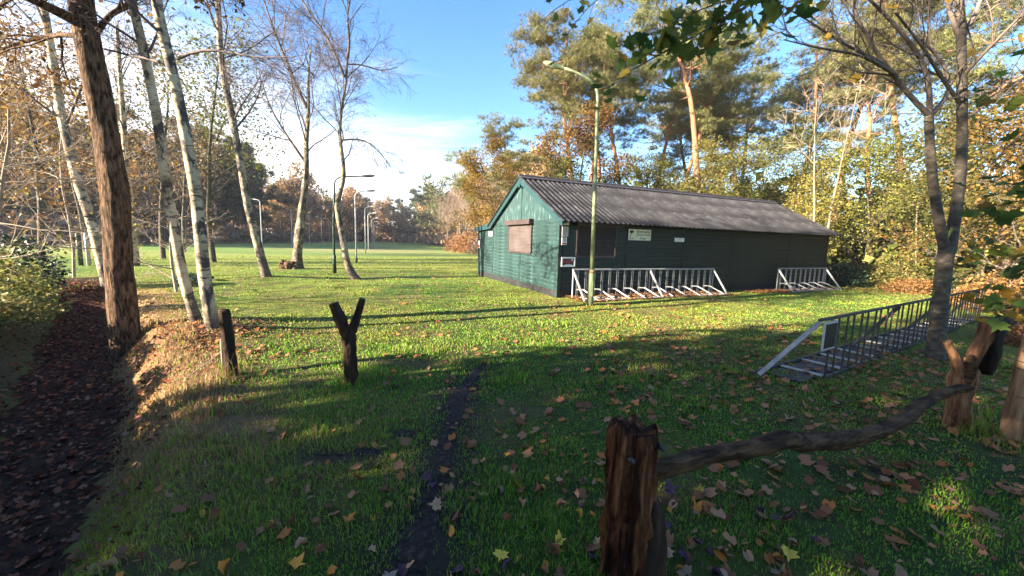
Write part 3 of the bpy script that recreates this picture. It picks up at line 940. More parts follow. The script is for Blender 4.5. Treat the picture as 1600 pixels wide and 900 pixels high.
# ------------------------------------------------------------------ bicycle racks
def bike_rack(x0, x1, n_slot, label, hoops=True):
    """rack in front of the shed's long side, posts near the wall, hoops towards the lawn"""
    root = empty('bicycle_rack', shed_pt(x0, 0, 0), SHED_RZ)
    root.location.z = 0.0
    tag(root, label, 'bicycle rack', 'grey bicycle racks along the shed')
    L = x1 - x0
    g = MAT['galv']
    yb, yf, H = -0.34, -0.92, 0.84
    MB().tube([(-0.02, yb, H), (L + 0.02, yb, H)], 0.026, 8).build('top_bar', g, root)
    MB().tube([(0, yb, 0.03), (L, yb, 0.03)], 0.02, 6).build('ground_bar', g, root)
    MB().tube([(0, yf, 0.03), (L, yf, 0.03)], 0.02, 6).build('ground_bar', g, root)
    nst = max(2, int(round(L / 3.0)) + 1)
    for k in range(nst):
        x = L * k / (nst - 1)
        MB().beam((x, yb + 0.02, H), (x + 0.03, yf, 0.03), 0.05, 0.035, (1, 0, 0)).build('stay', g, root)
        MB().tube([(x, yb, 0), (x, yb, H)], 0.022, 8).build('post', g, root)
    me_t = MB().tube([(0, 0, 0.03), (0, 0, H)], 0.0115, 6, False).mesh('upright', g)
    hoop = []
    for hz in (0.27,):
        m = MB()
        m.tube([(0, yb, hz), (0.30 * L / n_slot * 1.0, yb - 0.10, hz), (0.30 * L / n_slot + 0.02, yb - 0.14, hz - 0.01), (0.62 * L / n_slot, yf, 0.04)], 0.021, 6)
        hoop.append(m.mesh('wheel_hoop', g))
    for k in range(n_slot):
        x = L * (k + 0.5) / n_slot
        for dx in (-0.30, -0.20, 0.20, 0.30):
            mesh_obj('upright', me_t, root, (x + dx * L / n_slot, yb - 0.012, 0))
        if hoops:
            mesh_obj('wheel_hoop', hoop[0], root, (x - 0.3 * L / n_slot, 0, 0))
            MB().beam((x - 0.06, yb, 0.045), (x + 0.10, yf, 0.045), 0.05, 0.012).build('wheel_tray', g, root)
    return root


bike_rack(0.30, 5.95, 10, 'longer grey bicycle rack against the shed behind the lamp post')
bike_rack(9.45, 12.55, 5, 'shorter grey bicycle rack at the far end of the shed')


def lawn_rack():
    d = Vector((0.852, 0.524, 0)); n = Vector((-0.524, 0.852, 0))
    root = empty('lawn_bicycle_rack', (3.92, 4.63, gz1(3.92, 4.63)), math.atan2(d.y, d.x))
    tag(root, 'long dark bicycle rack with square sign standing on the lawn', 'bicycle rack')
    g = MAT['darksteel']
    H, L, Dp = 0.77, 8.9, 0.50
    MB().box(-0.32, L, -0.022, 0.022, H - 0.014, H + 0.014).build('top_bar', g, root)
    me = MB().box(-0.008, 0.008, -0.010, 0.010, 0, H - 0.014).mesh('upright', g)
    k = 0
    x = 0.02
    while x < L:
        o = mesh_obj('upright', me, root, (x, 0, 0), (0, rnd.uniform(-0.01, 0.03), 0))
        x += 0.21 if k % 2 == 0 else 0.29
        k += 1
    for xx in (-0.30, 2.55, 5.4, 8.2):
        MB().beam((xx, 0.0, H - 0.02), (xx - 0.36 if xx < 0 else xx - 0.3, Dp - 0.06, 0.02), 0.05, 0.03, (1, 0, 0)).build('stay', MAT['galv'] if xx < 0 else g, root)
    MB().box(-0.70, L, Dp - 0.02, Dp + 0.02, 0.005, 0.045).build('ground_bar', g, root)
    MB().box(-0.0, L, -0.02, 0.02, 0.002, 0.03).build('ground_bar', g, root)
    slat = MB().box(-0.035, 0.035, 0.02, Dp - 0.02, 0.018, 0.034).mesh('ground_slat', surf('worn_slat', [(0.3, (0.24, 0.22, 0.19)), (0.7, (0.42, 0.40, 0.36))], 12, rough=0.7))
    mat_me = MB().box(-0.20, 0.20, 0.06, Dp - 0.06, 0.002, 0.022).mesh('rubber_mat', MAT['rubber'])
    for k in range(15):
        mesh_obj('ground_slat', slat, root, (0.02 + 0.60 * k, 0, 0.004), (0, 0, rnd.uniform(-0.06, 0.06)))
        mesh_obj('rubber_mat', mat_me, root, (-0.28 + 0.60 * k, 0, 0), (0, 0, rnd.uniform(-0.05, 0.05)))
    # sign panel on the end
    m = MB()
    MB().box(-0.29, 0.07, -0.045, -0.028, 0.40, 0.745).build('sign_frame', MAT['signgrey'], root)
    MB().box(-0.262, 0.042, -0.052, -0.044, 0.425, 0.72).build('sign_face', MAT['signblack'], root)


lawn_rack()


# ------------------------------------------------------------------ lamp posts
def arc(p0, p1, p2, n=8):
    return [Vector(p0) * (1 - t) ** 2 + Vector(p1) * 2 * t * (1 - t) + Vector(p2) * t * t for t in [i / n for i in range(n + 1)]]


def lamp_head(root, p, d, L, mat):
    """cobra head: p rear end, d unit direction"""
    d = Vector(d); p = Vector(p)
    prof = [(0, 0.028), (0.12, 0.042), (0.35, 0.062), (0.7, 0.064), (0.92, 0.045), (1.0, 0.015)]
    h = MB().tube([p + d * (t * L) for t, _ in prof], [r for _, r in prof], 10, True, 0, 0.62).build('lamp_head', mat, root, True)
    MB().tube([p + d * (t * L) + Vector((0, 0, -0.022)) for t in (0.4, 0.6, 0.88)], [0.035, 0.046, 0.028], 8, True, 0, 0.6).build('lamp_glass', MAT['lens'], h, True)


def field_lamp(x, y, h, side, label, mat, arm=1.05, sleeve=0.0, group='lamp posts around the field', lean=0.0):
    root = empty('lamp_post', (x, y, gz1(x, y)))
    tag(root, label, 'lamp post', group)
    pts = [(0, 0, -0.05), (0, 0, h * 0.5), (lean, 0, h - 0.28)]
    tail = arc((lean, 0, h - 0.28), (lean, 0, h - 0.05), (lean + side * 0.35, 0, h + 0.02), 5)[1:]
    end = Vector((lean + side * max(0.45, arm - 0.58), 0, h + 0.06))
    MB().tube(pts + tail + [end], [0.05, 0.045, 0.04] + [0.032] * len(tail) + [0.028], 8).build('pole', mat, root, True)
    if sleeve:
        MB().tube([(0, 0, 0), (0, 0, sleeve), (0, 0, sleeve + 0.05)], [0.075, 0.072, 0.048], 10).build('sleeve', MAT['poledark'], root, True)
    lamp_head(root, end - Vector((side * 0.05, 0, 0)), Vector((side, 0, 0.06)).normalized(), 0.58, MAT['lamphead'] if mat is MAT['poledark'] or arm > 1.15 else mat)
    return root


field_lamp(-7.66, 16.49, 4.05, 1, 'dark green lamp post rising beside the curved birch trunk', MAT['poledark'], 1.75, 0.75, lean=0.1)
field_lamp(-9.72, 23.88, 4.3, 1, 'tall pale lamp post standing alone right of the curved birch', MAT['pole'], 1.3, 0.25)
RIGHT = [(-13.7, 35.8, 'first of the receding pale lamp posts behind the tall lone one'), (-17.1, 45.6, 'second of the receding pale lamp posts in the right row'), (-21.0, 57.5, 'third of the receding pale lamp posts in the right row'), (-25.5, 70.5, 'fourth of the receding pale lamp posts in the right row'), (-30.8, 86.0, 'fifth of the receding pale lamp posts in the right row'), (-38.6, 109.0, 'last and smallest pale lamp post of the right row')]
for x, y, lb in RIGHT:
    field_lamp(x, y, 4.3, 1, lb, MAT['pole'], 1.1)
LEFT = [(-25.67, 39.44, 5.0, 'pale lamp post with arm to the left beside the leaning birch'), (-27.4, 47.87, 4.7, 'pale lamp post with arm to the left between two birches'), (-31.0, 58.8, 4.6, 'pale lamp post just behind the burled birch trunk'), (-32.1, 64.8, 4.6, 'pale lamp post right of the burled birch trunk'), (-33.9, 71.2, 4.6, 'farthest pale lamp post left of the dark green one')]
for x, y, h, lb in LEFT:
    field_lamp(x, y, h, -1, lb, MAT['pole'], 1.25 if y < 50 else 1.1)


def shed_lamp():
    x, y = 2.01, 9.72
    root = empty('lamp_post', (x, y, gz1(x, y)))
    tag(root, 'tall algae green lamp post in front of the shed', 'lamp post')
    top = 5.1
    pts = [(0, 0, 0.9), (-0.03, 0, 2.8), (-0.075, 0, 5.02)]
    tail = [(-0.085, 0, 5.14), (-0.115, 0, 5.25), (-0.165, 0, 5.34), (-0.25, 0, 5.43), (-0.36, 0, 5.50), (-0.52, 0, 5.575), (-0.70, 0, 5.645), (-0.92, 0, 5.71)]
    MB().tube(pts + tail, [0.056, 0.048, 0.040, 0.037, 0.035, 0.034, 0.033, 0.032, 0.030, 0.029, 0.028], 10).build('pole', MAT['polegreen'], root, True)
    MB().tube([(0, 0, -0.05), (0, 0, 0.45), (0, 0, 0.88), (0, 0, 0.93)], [0.088, 0.085, 0.082, 0.06], 12).build('sleeve', MAT['polegreen'], root, True)
    MB().tube([(0, 0, 0.84), (0, 0, 0.90)], [0.086, 0.085], 12).build('rust_band', MAT['rust'], root, True)
    MB().box(-0.03, 0.03, -0.096, -0.08, 0.25, 0.65).build('service_door', MAT['polegreen'], root)
    lamp_head(root, (-0.88, 0, 5.70), Vector((-1, 0, 0.24)).normalized(), 0.55, MAT['polegreen'])


shed_lamp()

# ------------------------------------------------------------------ posts, stumps, rail


def gnarly(name, rings, mat, parent=None, sides=28, ridge=0.12, freq=9, seed=0, twist=0.0, squash=None, wobz=0.0):
    """organic wood: rings = [(centre, radius)], ridged lengthwise"""
    V, F = [], []
    n = len(rings)
    C = [Vector(c) for c, _ in rings]
    for i, (c, r) in enumerate(rings):
        tdir = (C[min(i + 1, n - 1)] - C[max(i - 1, 0)]).normalized()
        ref = Vector((0, 1, 0)) if abs(tdir.y) < 0.8 else Vector((0, 0, 1))
        e1 = ref.cross(tdir).normalized(); e2 = tdir.cross(e1)
        for k in range(sides):
            a = 2 * math.pi * k / sides + twist * i / n
            ca, sa = math.cos(a), math.sin(a)
            nz = float(fbm(np.array([ca * freq * 0.35 + 10]), np.array([sa * freq * 0.35 + 10 + i * 0.22]), seed, 4)[0]) - 0.5
            nz2 = float(vnoise(np.array([a * freq / 1.3]), np.array([i * 0.12 + 3]), seed + 7)[0]) - 0.5
            nz3 = float(vnoise(np.array([a * freq * 1.6]), np.array([i * 0.55 + 3]), seed + 17)[0]) - 0.5
            rr = r * (1 + ridge * 1.6 * nz + ridge * nz2 + ridge * 0.55 * nz3)
            p = c + e1 * (ca * rr) + e2 * (sa * rr * (squash or 1)) if isinstance(c, Vector) else Vector(c) + e1 * (ca * rr) + e2 * (sa * rr * (squash or 1))
            if wobz and i >= n - 3:
                p = p + tdir * wobz * (i - n + 4) / 3 * (float(fbm(np.array([ca * 2.1 + 4]), np.array([sa * 2.1 + 4]), seed + 31, 3)[0]) - 0.5)
            V.append(tuple(p))
    for i in range(n - 1):
        for k in range(sides):
            k2 = (k + 1) % sides
            F.append((i * sides + k, i * sides + k2, (i + 1) * sides + k2, (i + 1) * sides + k))
    V.append(tuple(C[-1] - (C[-1] - C[-2]).normalized() * (wobz * 0.35)))
    t_ = len(V) - 1
    V.append(tuple(C[0])); b_ = len(V) - 1
    for k in range(sides):
        k2 = (k + 1) % sides
        F.append(((n - 1) * sides + k, (n - 1) * sides + k2, t_))
        F.append((k2, k, b_))
    m = MB(); m.v = V; m.f = F
    return m.build(name, mat, parent, True)


def lerp_rings(keys, n):
    """keys [(x,y,z,r)] -> smooth rings"""
    K = np.array(keys, float)
    acc = np.concatenate([[0], np.cumsum(np.linalg.norm(K[1:, :3] - K[:-1, :3], axis=1))])
    s = np.linspace(0, acc[-1], n)
    # catmull-like smoothing of the linear interpolation
    out = np.stack([np.interp(s, acc, K[:, c]) for c in range(4)], 1)
    for _ in range(2):
        sm = out.copy()
        sm[1:-1] = 0.25 * out[:-2] + 0.5 * out[1:-1] + 0.25 * out[2:]
        out = sm
    return [((a, b, c), r) for a, b, c, r in out]


def rotten_post():
    root = empty('rotten_post', (0.585, 1.67, 0))
    tag(root, 'thick rotten reddish brown post with broken top holding the crooked rail', 'post')
    gnarly('trunk', lerp_rings([(0.0, 0, -0.1, 0.128), (0.0, 0, 0.15, 0.122), (-0.005, 0, 0.35, 0.112), (-0.01, 0, 0.55, 0.108), (-0.012, 0, 0.66, 0.110), (-0.02, 0, 0.735, 0.112), (-0.012, 0, 0.775, 0.095)], 44), MAT['rotten'], root, 48, 0.26, 15, 4, 0.15, 0.9, 0.16)
    gnarly('side_slab', lerp_rings([(0.085, -0.02, -0.05, 0.085), (0.098, -0.02, 0.2, 0.078), (0.095, -0.02, 0.38, 0.055), (0.085, -0.01, 0.47, 0.02)], 18), MAT['darkwood'], root, 20, 0.10, 7, 9)
    for x, y, z in ((-0.048, -0.105, 0.665), (0.10, -0.055, 0.70)):
        MB().tube([(x, y + 0.03, z), (x + 0.002, y - 0.012, z + 0.004)], [0.014, 0.013], 8).build('bolt', MAT['darksteel'], root, True)


rotten_post()
o = gnarly('crooked_rail', lerp_rings([(0.66, 1.72, 0.535, 0.043), (0.77, 1.76, 0.525, 0.044), (1.13, 1.92, 0.515, 0.043), (1.45, 2.06, 0.485, 0.048), (1.62, 2.13, 0.50, 0.052), (1.80, 2.22, 0.425, 0.053), (1.98, 2.31, 0.385, 0.055), (2.36, 2.48, 0.335, 0.050), (2.70, 2.63, 0.325, 0.047), (2.98, 2.76, 0.345, 0.046), (3.20, 2.88, 0.40, 0.043), (3.55, 3.06, 0.425, 0.039), (3.85, 3.20, 0.435, 0.036), (4.06, 3.27, 0.42, 0.033)], 130), MAT['rail'], None, 22, 0.30, 9, 12, 0.5)
tag(o, 'crooked barkless branch serving as rail between rotten post and forked stump', 'rail')


def forked_stump():
    root = empty('forked_stump', (4.16, 3.39, 0))
    tag(root, 'orange brown forked stump with sawn upright prongs holding the rail end', 'stump')
    gnarly('trunk', lerp_rings([(0.0, 0, -0.05, 0.105), (0.0, 0, 0.06, 0.088), (-0.02, 0, 0.2, 0.074), (-0.03, 0, 0.36, 0.078), (-0.03, 0, 0.48, 0.085), (-0.02, 0, 0.60, 0.066), (-0.01, 0, 0.66, 0.03)], 40), MAT['stump'], root, 34, 0.32, 12, 21)
    gnarly('prong', lerp_rings([(-0.01, 0.02, 0.42, 0.045), (0.04, 0.02, 0.60, 0.044), (0.09, 0.02, 0.74, 0.048), (0.135, 0.02, 0.88, 0.055), (0.145, 0.02, 1.03, 0.062)], 32), MAT['stump'], root, 30, 0.34, 12, 23)
    gnarly('prong', lerp_rings([(-0.06, -0.01, 0.50, 0.05), (-0.13, -0.01, 0.64, 0.034), (-0.20, -0.01, 0.75, 0.031), (-0.245, -0.01, 0.815, 0.033)], 20), MAT['stump'], root, 22, 0.3, 10, 25)
    gnarly('knob', lerp_rings([(-0.04, -0.05, 0.38, 0.025), (-0.05, -0.06, 0.52, 0.036), (-0.035, -0.045, 0.66, 0.036), (-0.02, -0.035, 0.70, 0.015)], 18), MAT['rail'], root, 20, 0.3, 10, 27)
    MB().tube([(0.145, 0.02, 1.034), (0.146, 0.02, 1.040)], [0.052, 0.050], 18).build('sawn_end', MAT['cutend'], root)


forked_stump()


def split_post():
    root = empty('split_post', (4.36, 3.15, 0))
    tag(root, 'pale split wooden post with wire loops at the edge of the view', 'post')
    gnarly('trunk', lerp_rings([(0, 0, -0.05, 0.080), (0.0, 0, 0.3, 0.073), (0.01, 0, 0.7, 0.066), (0.02, 0, 1.1, 0.060), (0.02, 0, 1.19, 0.058)], 40), MAT['post'], root, 30, 0.16, 10, 31)
    MB().beam((0.0, -0.073, 0.02), (-0.03, -0.069, 0.60), 0.010, 0.010).build('crack', MAT['darkwood'], root)
    for z in (0.42, 0.66, 0.72):
        pts = [(0.008 + 0.076 * math.cos(a), 0.076 * math.sin(a), z + 0.01 * math.sin(a + 1)) for a in [2 * math.pi * k / 20 for k in range(21)]]
        MB().tube(pts, 0.0028, 5, False).build('wire_loop', MAT['wire'], root)
    MB().tube([(-0.03, -0.052, 0.86), (-0.032, -0.066, 0.86)], 0.014, 8).build('knot', MAT['darkwood'], root)


split_post()
o = gnarly('charred_log', lerp_rings([(4.37, 3.42, 0.50, 0.035), (4.375, 3.43, 0.56, 0.066), (4.40, 3.44, 0.68, 0.062), (4.45, 3.46, 0.82, 0.045), (4.62, 3.57, 0.93, 0.04), (5.2, 3.9, 0.98, 0.035)], 34), MAT['darkwood'], None, 22, 0.30, 9, 41)
tag(o, 'black rotten log hanging between forked stump and pale post', 'log')


def y_stump():
    root = empty('forked_post', (-1.735, 4.03, gz1(-1.735, 4.03)))
    tag(root, 'dark Y shaped forked post standing alone on the lawn', 'post')
    gnarly('trunk', lerp_rings([(0.0, 0, -0.05, 0.070), (0.0, 0, 0.06, 0.066), (0.0, 0, 0.25, 0.068), (0.005, 0, 0.36, 0.062), (-0.005, 0, 0.50, 0.066), (0.0, 0, 0.60, 0.055), (0, 0, 0.64, 0.02)], 44), MAT['darkwood'], root, 30, 0.34, 11, 51)
    a = gnarly('prong', lerp_rings([(0.005, 0, 0.46, 0.05), (-0.06, 0, 0.62, 0.060), (-0.115, 0, 0.76, 0.056), (-0.155, 0, 0.875, 0.050)], 28), MAT['darkwood'], root, 26, 0.28, 11, 53)
    b = gnarly('prong', lerp_rings([(0.0, 0, 0.48, 0.045), (0.055, 0, 0.64, 0.043), (0.105, 0, 0.79, 0.038), (0.15, 0, 0.93, 0.033)], 28), MAT['darkwood'], root, 22, 0.26, 11, 55)
    MB().tube([(-0.156, 0, 0.877), (-0.1575, 0, 0.882)], [0.040, 0.038], 14).build('sawn_end', MAT['cutend'], a)
    MB().tube([(0.150, 0, 0.931), (0.152, 0, 0.936)], [0.027, 0.026], 12).build('sawn_end', MAT['cutend'], b)


y_stump()


def wire_post():
    x, y = -3.17, 4.18
    z0 = gz1(x, y)
    root = empty('leaning_post', (x, y, z0))
    tag(root, 'short dark leaning post with wire beside the twin birches', 'post')
    gnarly('trunk', lerp_rings([(0.03, 0, -0.05, 0.062), (0.02, 0, 0.3, 0.060), (0.0, 0, 0.6, 0.056), (-0.012, 0, 0.75, 0.048)], 34), MAT['darkwood'], root, 26, 0.28, 11, 61, 0, None, 0.05)
    MB().tube([(-0.045, -0.01, 0.02), (-0.055, -0.01, 0.42)], [0.022, 0.016], 8).build('pale_strip', MAT['palebark'], root, True)
    x1, y1 = -4.35, 4.0
    z1 = gz1(x1, y1) + 0.03 - z0
    pts = []
    for k in range(9):
        t_ = k / 8
        pts.append((-0.05 + (x1 - x + 0.05) * t_, (y1 - y) * t_, 0.28 * (1 - t_) + z1 * t_ - 0.05 * math.sin(math.pi * t_)))
    MB().tube(pts, 0.0065, 5).build('slack_wire', MAT['wire'], root)


wire_post()
for x, y, h, r_, m_, lb in ((-18.95, 16.8, 1.4, 0.085, MAT['poledark'], 'slim dark green post beyond the sunken path'), (-18.65, 16.85, 1.4, 0.075, MAT['pole'], 'slim pale grey post beyond the sunken path')):
    o = MB().tube([(x, y, -0.05), (x, y, h), (x, y, h + 0.02)], [r_, r_, r_ * 0.6], 10).build('marker_post', m_, None, True)
    tag(o, lb, 'post')

# ------------------------------------------------------------------ trees: growing tools
UP = Vector((0, 0, 1))


def rvec(rg):
    return Vector((rg.gauss(0, 1), rg.gauss(0, 1), rg.gauss(0, 1)))


def deflect(d, ang, rg, flat=0.0):
    a = d.cross(rvec(rg))
    if a.length < 1e-5: a = d.cross(Vector((1, 0.3, 0)))
    a.normalize()
    v = d * math.cos(ang) + a * math.sin(ang)
    if flat: v.z *= (1 - flat)
    return v.normalized()


def grow(rg, p, d, L, r, lev, S, lines, tips):
    n = S['n'][lev]
    step = L / n
    pts = [p.copy()]
    for i in range(n):
        d = (d + rvec(rg) * S['wob'][lev] + UP * (S['trop'][lev] / n)).normalized()
        pts.append(pts[-1] + d * step)
    r1 = max(r * S.get('taper', 0.45), S['rmin'] * 0.6)
    rad = [r + (r1 - r) * i / n for i in range(n + 1)]
    lines.append((pts, rad, lev))
    kids(rg, pts, rad, L, lev, S, lines, tips)


def kids(rg, pts, rad, L, lev, S, lines, tips, t0=None, count=None):
    if lev >= S['max']:
        for q in pts[1:]: tips.append(q)
        return
    n = len(pts) - 1
    k = count if count is not None else S['kids'][lev]
    a0 = S['t0'][lev] if t0 is None else t0
    for j in range(k):
        t = a0 + (1 - a0) * ((j + rg.random()) / k)
        i = min(int(t * n), n - 1); f = t * n - i
        pos = pts[i].lerp(pts[i + 1], f)
        dr = (pts[i + 1] - pts[i]).normalized()
        ang = rg.uniform(*S['ang'][lev])
        nd = deflect(dr, ang, rg, S.get('flat', 0))
        rr = rad[i] + (rad[i + 1] - rad[i]) * f
        grow(rg, pos, nd, L * S['ratio'][lev] * (1.15 - S.get('cone', 0.5) * t) * rg.uniform(0.7, 1.25), max(rr * S.get('rr', 0.5), S['rmin']), lev + 1, S, lines, tips)
    if S.get('tipkids', True):
        for q in pts[-1:]: tips.append(q)


def tubes(lines, sides=5):
    """list of (pts, rad, lev) -> V, F"""
    groups = {}
    for pts, rad, lev in lines:
        sd = sides if lev == 0 else (max(4, sides - 3) if lev == 1 else 3)
        groups.setdefault((len(pts), sd), []).append((pts, rad))
    Vs, Fs, off = [], [], 0
    for (n, sd), g in groups.items():
        P = np.array([[tuple(q) for q in pts] for pts, _ in g]); Rr = np.array([rad for _, rad in g])
        T = np.empty_like(P)
        T[:, 1:-1] = P[:, 2:] - P[:, :-2]; T[:, 0] = P[:, 1] - P[:, 0]; T[:, -1] = P[:, -1] - P[:, -2]
        T /= np.linalg.norm(T, axis=2, keepdims=True) + 1e-9
        mean = P[:, -1] - P[:, 0]
        mean /= np.linalg.norm(mean, axis=1, keepdims=True) + 1e-9
        ref = np.where(np.abs(mean[:, 2:3]) > 0.7, np.array([[0.9, 0.35, 0.1]]), np.array([[0.1, 0.2, 0.97]]))[:, None, :]
        E1 = np.cross(T, np.broadcast_to(ref, T.shape)); E1 /= np.linalg.norm(E1, axis=2, keepdims=True) + 1e-9
        E2 = np.cross(T, E1)
        a = np.arange(sd) * 2 * np.pi / sd
        V = P[:, :, None] + Rr[:, :, None, None] * (np.cos(a)[None, None, :, None] * E1[:, :, None] + np.sin(a)[None, None, :, None] * E2[:, :, None])
        K = len(g)
        k, i, s = np.meshgrid(np.arange(K), np.arange(n - 1), np.arange(sd), indexing='ij')
        b = off + k * n * sd + i * sd
        F = np.stack([b + s, b + (s + 1) % sd, b + sd + (s + 1) % sd, b + sd + s], -1).reshape(-1, 4)
        Vs.append(V.reshape(-1, 3)); Fs.append(F); off += K * n * sd
    return np.concatenate(Vs), np.concatenate(Fs)


def rand_rot(n, rng, flat=0.0):
    """random rotation matrices; flat -> normals pulled towards up"""
    nrm = rng.normal(size=(n, 3)); nrm[:, 2] = np.abs(nrm[:, 2]) + flat
    nrm /= np.linalg.norm(nrm, axis=1, keepdims=True)
    t = rng.normal(size=(n, 3))
    x = np.cross(t, nrm); x /= np.linalg.norm(x, axis=1, keepdims=True)
    y = np.cross(nrm, x)
    return np.stack([x, y, nrm], 2)      # columns


def scatter(tmplV, tmplF, P, S, Rm):
    V = np.einsum('nij,mj->nmi', Rm, tmplV) * np.asarray(S)[:, None, None] + P[:, None]
    m = len(tmplV)
    F = (np.arange(len(P)) * m)[:, None, None] + np.asarray(tmplF)[None]
    return V.reshape(-1, 3), F.reshape(-1, np.asarray(tmplF).shape[1])


LEAF4 = (np.array([(0, -0.5, 0), (0.3, 0.0, 0.07), (0, 0.5, 0), (-0.3, 0.0, 0.07)]), [(0, 1, 2, 3)])
CARD = (np.array([(-0.5, -0.25, 0.05), (0.05, -0.5, 0), (0.5, 0.18, 0.08), (-0.1, 0.5, -0.04)]), [(0, 1, 2, 3)])
_tv, _tf = [], []
_rg = random.Random(3)
for _k in range(9):
    _a = 2 * math.pi * _k / 9 + _rg.uniform(-0.3, 0.3); _e = _rg.uniform(-0.2, 1.0)
    _d = Vector((math.cos(_a) * math.cos(_e), math.sin(_a) * math.cos(_e), math.sin(_e)))
    _s = _d.cross(UP).normalized() * 0.062
    _b = len(_tv)
    _tv += [tuple(-_s), tuple(_s), tuple(_d)]
    _tf.append((_b, _b + 1, _b + 2))
TUFT = (np.array(_tv), _tf)


def maple_leaf(curl=0.12, fold=0.1, seed=0):
    rg = random.Random(seed)
    ang = [-90, -62, -40, -14, 4, 22, 36, 58, 73, 90, 107, 122, 144, 158, 176, 194, 220, 242]
    rad = [0.12, 0.36, 0.36, 0.64, 0.46, 0.80, 0.64, 0.62, 0.50, 0.95, 0.50, 0.62, 0.64, 0.80, 0.46, 0.64, 0.36, 0.36]
    out = []
    ax = rg.uniform(0, 6.28)
    for a, r in zip(ang, rad):
        r *= rg.uniform(0.9, 1.08)
        x, y = math.cos(R(a)) * r * 0.55, math.sin(R(a)) * r * 0.55 + 0.05
        bx_ = x * math.cos(ax) + y * math.sin(ax)
        z = curl * 5.0 * bx_ * bx_ * (1 if bx_ > 0 else 0.35) + fold * abs(x) + rg.uniform(-0.03, 0.03)
        out.append((x, y, z))
    V = [(0, -0.02, 0)] + out
    n = len(out)
    F = [(0, 1 + i, 1 + (i + 1) % n) for i in range(n)]
    # stalk
    b = len(V)
    V += [(-0.012, -0.02, -0.004), (0.012, -0.02, -0.004), (0.05 * rg.uniform(-1, 1), -0.55, -0.05 + 0.1 * rg.random())]
    F.append((b, b + 1, b + 2))
    return np.array(V), F


MAPLE = [maple_leaf(0.10, 0.18, i) for i in range(4)]
SIMPLE_MAPLE = (np.array([(0, -0.32, 0), (0.5, -0.12, 0.1), (0.28, 0.1, 0.02), (0.42, 0.42, 0.12), (0.0, 0.62, 0.06), (-0.42, 0.42, 0.1), (-0.28, 0.1, 0.02), (-0.5, -0.12, 0.08)]), [(0, 1, 2, 7), (2, 3, 4, 4)][:1] + [(7, 2, 4, 6), (2, 3, 4, 4)][:1])
SIMPLE_MAPLE = (SIMPLE_MAPLE[0], [(0, 1, 2), (0, 2, 6), (0, 6, 7), (2, 3, 4), (2, 4, 6), (4, 5, 6)])


def leaves_mesh(name, tmpl, P, size, mat, rng, flat=0.3, jitter=0.0, var=0.35):
    P = np.asarray(P, float)
    if jitter: P = P + rng.normal(size=P.shape) * jitter
    S = size * (1 + var * (rng.random(len(P)) * 2 - 1))
    V, F = scatter(tmpl[0], tmpl[1], P, S, rand_rot(len(P), rng, flat))
    return np_mesh(name, V, F, mat)


def pick(tips, n, rng):
    T = np.array([tuple(q) for q in tips])
    return T[rng.integers(0, len(T), n)]


def place(name, label, cat, parts, loc, rz=0.0, scale=1.0, group=None, tilt=(0, 0)):
    """parts: [(part name, mesh, material or None)] shared between copies"""
    root = empty(name, loc, rz)
    root.rotation_euler = (tilt[0], tilt[1], rz)
    root.scale = (scale, scale, scale) if not hasattr(scale, '__len__') else scale
    tag(root, label, cat, group)
    for nm, me, mt in parts:
        o = mesh_obj(nm, me, root)
        if mt is not None:
            o.material_slots[0].link = 'OBJECT'
            o.material_slots[0].material = mt
    return root


def smooth_pts(pts, n):
    K = np.array(pts, float)
    acc = np.concatenate([[0], np.cumsum(np.linalg.norm(K[1:] - K[:-1], axis=1))])
    s = np.linspace(0, acc[-1], n)
    out = np.stack([np.interp(s, acc, K[:, c]) for c in range(3)], 1)
    for _ in range(2):
        sm = out.copy(); sm[1:-1] = 0.25 * out[:-2] + 0.5 * out[1:-1] + 0.25 * out[2:]; out = sm
    return [Vector(q) for q in out]


def traced_trunk(name, keys, r0, r1, mat, parent, base, sides=18, jit=0.05, flare=1.5, n=44, seed=0):
    """trunk through measured points, with root flare and lumps"""
    pts = [p - base for p in smooth_pts(keys, n)]
    rg = random.Random(seed)
    V, F = [], []
    rads = []
    hgt = 0.0
    for i, p in enumerate(pts):
        t = i / (n - 1)
        if i: hgt += (pts[i] - pts[i - 1]).length
        r = r0 + (r1 - r0) * t ** 0.8
        r *= 1 + (flare - 1) * math.exp(-max(hgt - 0.05, 0) / 0.22)
        rads.append(r)
        T = (pts[min(i + 1, n - 1)] - pts[max(i - 1, 0)]).normalized()
        e1 = T.cross(Vector((0.2, 0.97, 0.1))).normalized(); e2 = T.cross(e1)
        for k in range(sides):
            a = 2 * math.pi * k / sides
            lump = float(fbm(np.array([math.cos(a) * 1.2 + 9 + seed]), np.array([math.sin(a) * 1.2 + 9 + hgt * 1.8]), seed, 3)[0]) - 0.5
            root = (flare - 1) * 0.35 * math.exp(-hgt / 0.2) * math.sin(a * 5 + seed)
            V.append(tuple(p + (e1 * math.cos(a) + e2 * math.sin(a)) * r * (1 + jit * 2.4 * lump + root)))
    for i in range(n - 1):
        for k in range(sides):
            k2 = (k + 1) % sides
            F.append((i * sides + k, i * sides + k2, (i + 1) * sides + k2, (i + 1) * sides + k))
    F.append(tuple((n - 1) * sides + k for k in range(sides)))
    m = MB(); m.v = V; m.f = F
    o = m.build(name, mat, parent, True)
    return o, pts, rads


# ------------------------------------------------------------------ the birches and the oak
BIRCH_TWIGS = dict(n=[6, 5, 4, 3], wob=[0.12, 0.14, 0.16, 0.18], trop=[0.25, 0.05, -0.15, -0.25], max=3, kids=[9, 7, 5, 0], t0=[0.2, 0.2, 0.15, 0], ang=[(0.5, 1.0), (0.5, 1.0), (0.4, 0.9), (0, 0)], ratio=[0.55, 0.5, 0.5, 0], rmin=0.0035, rr=0.45, taper=0.4)


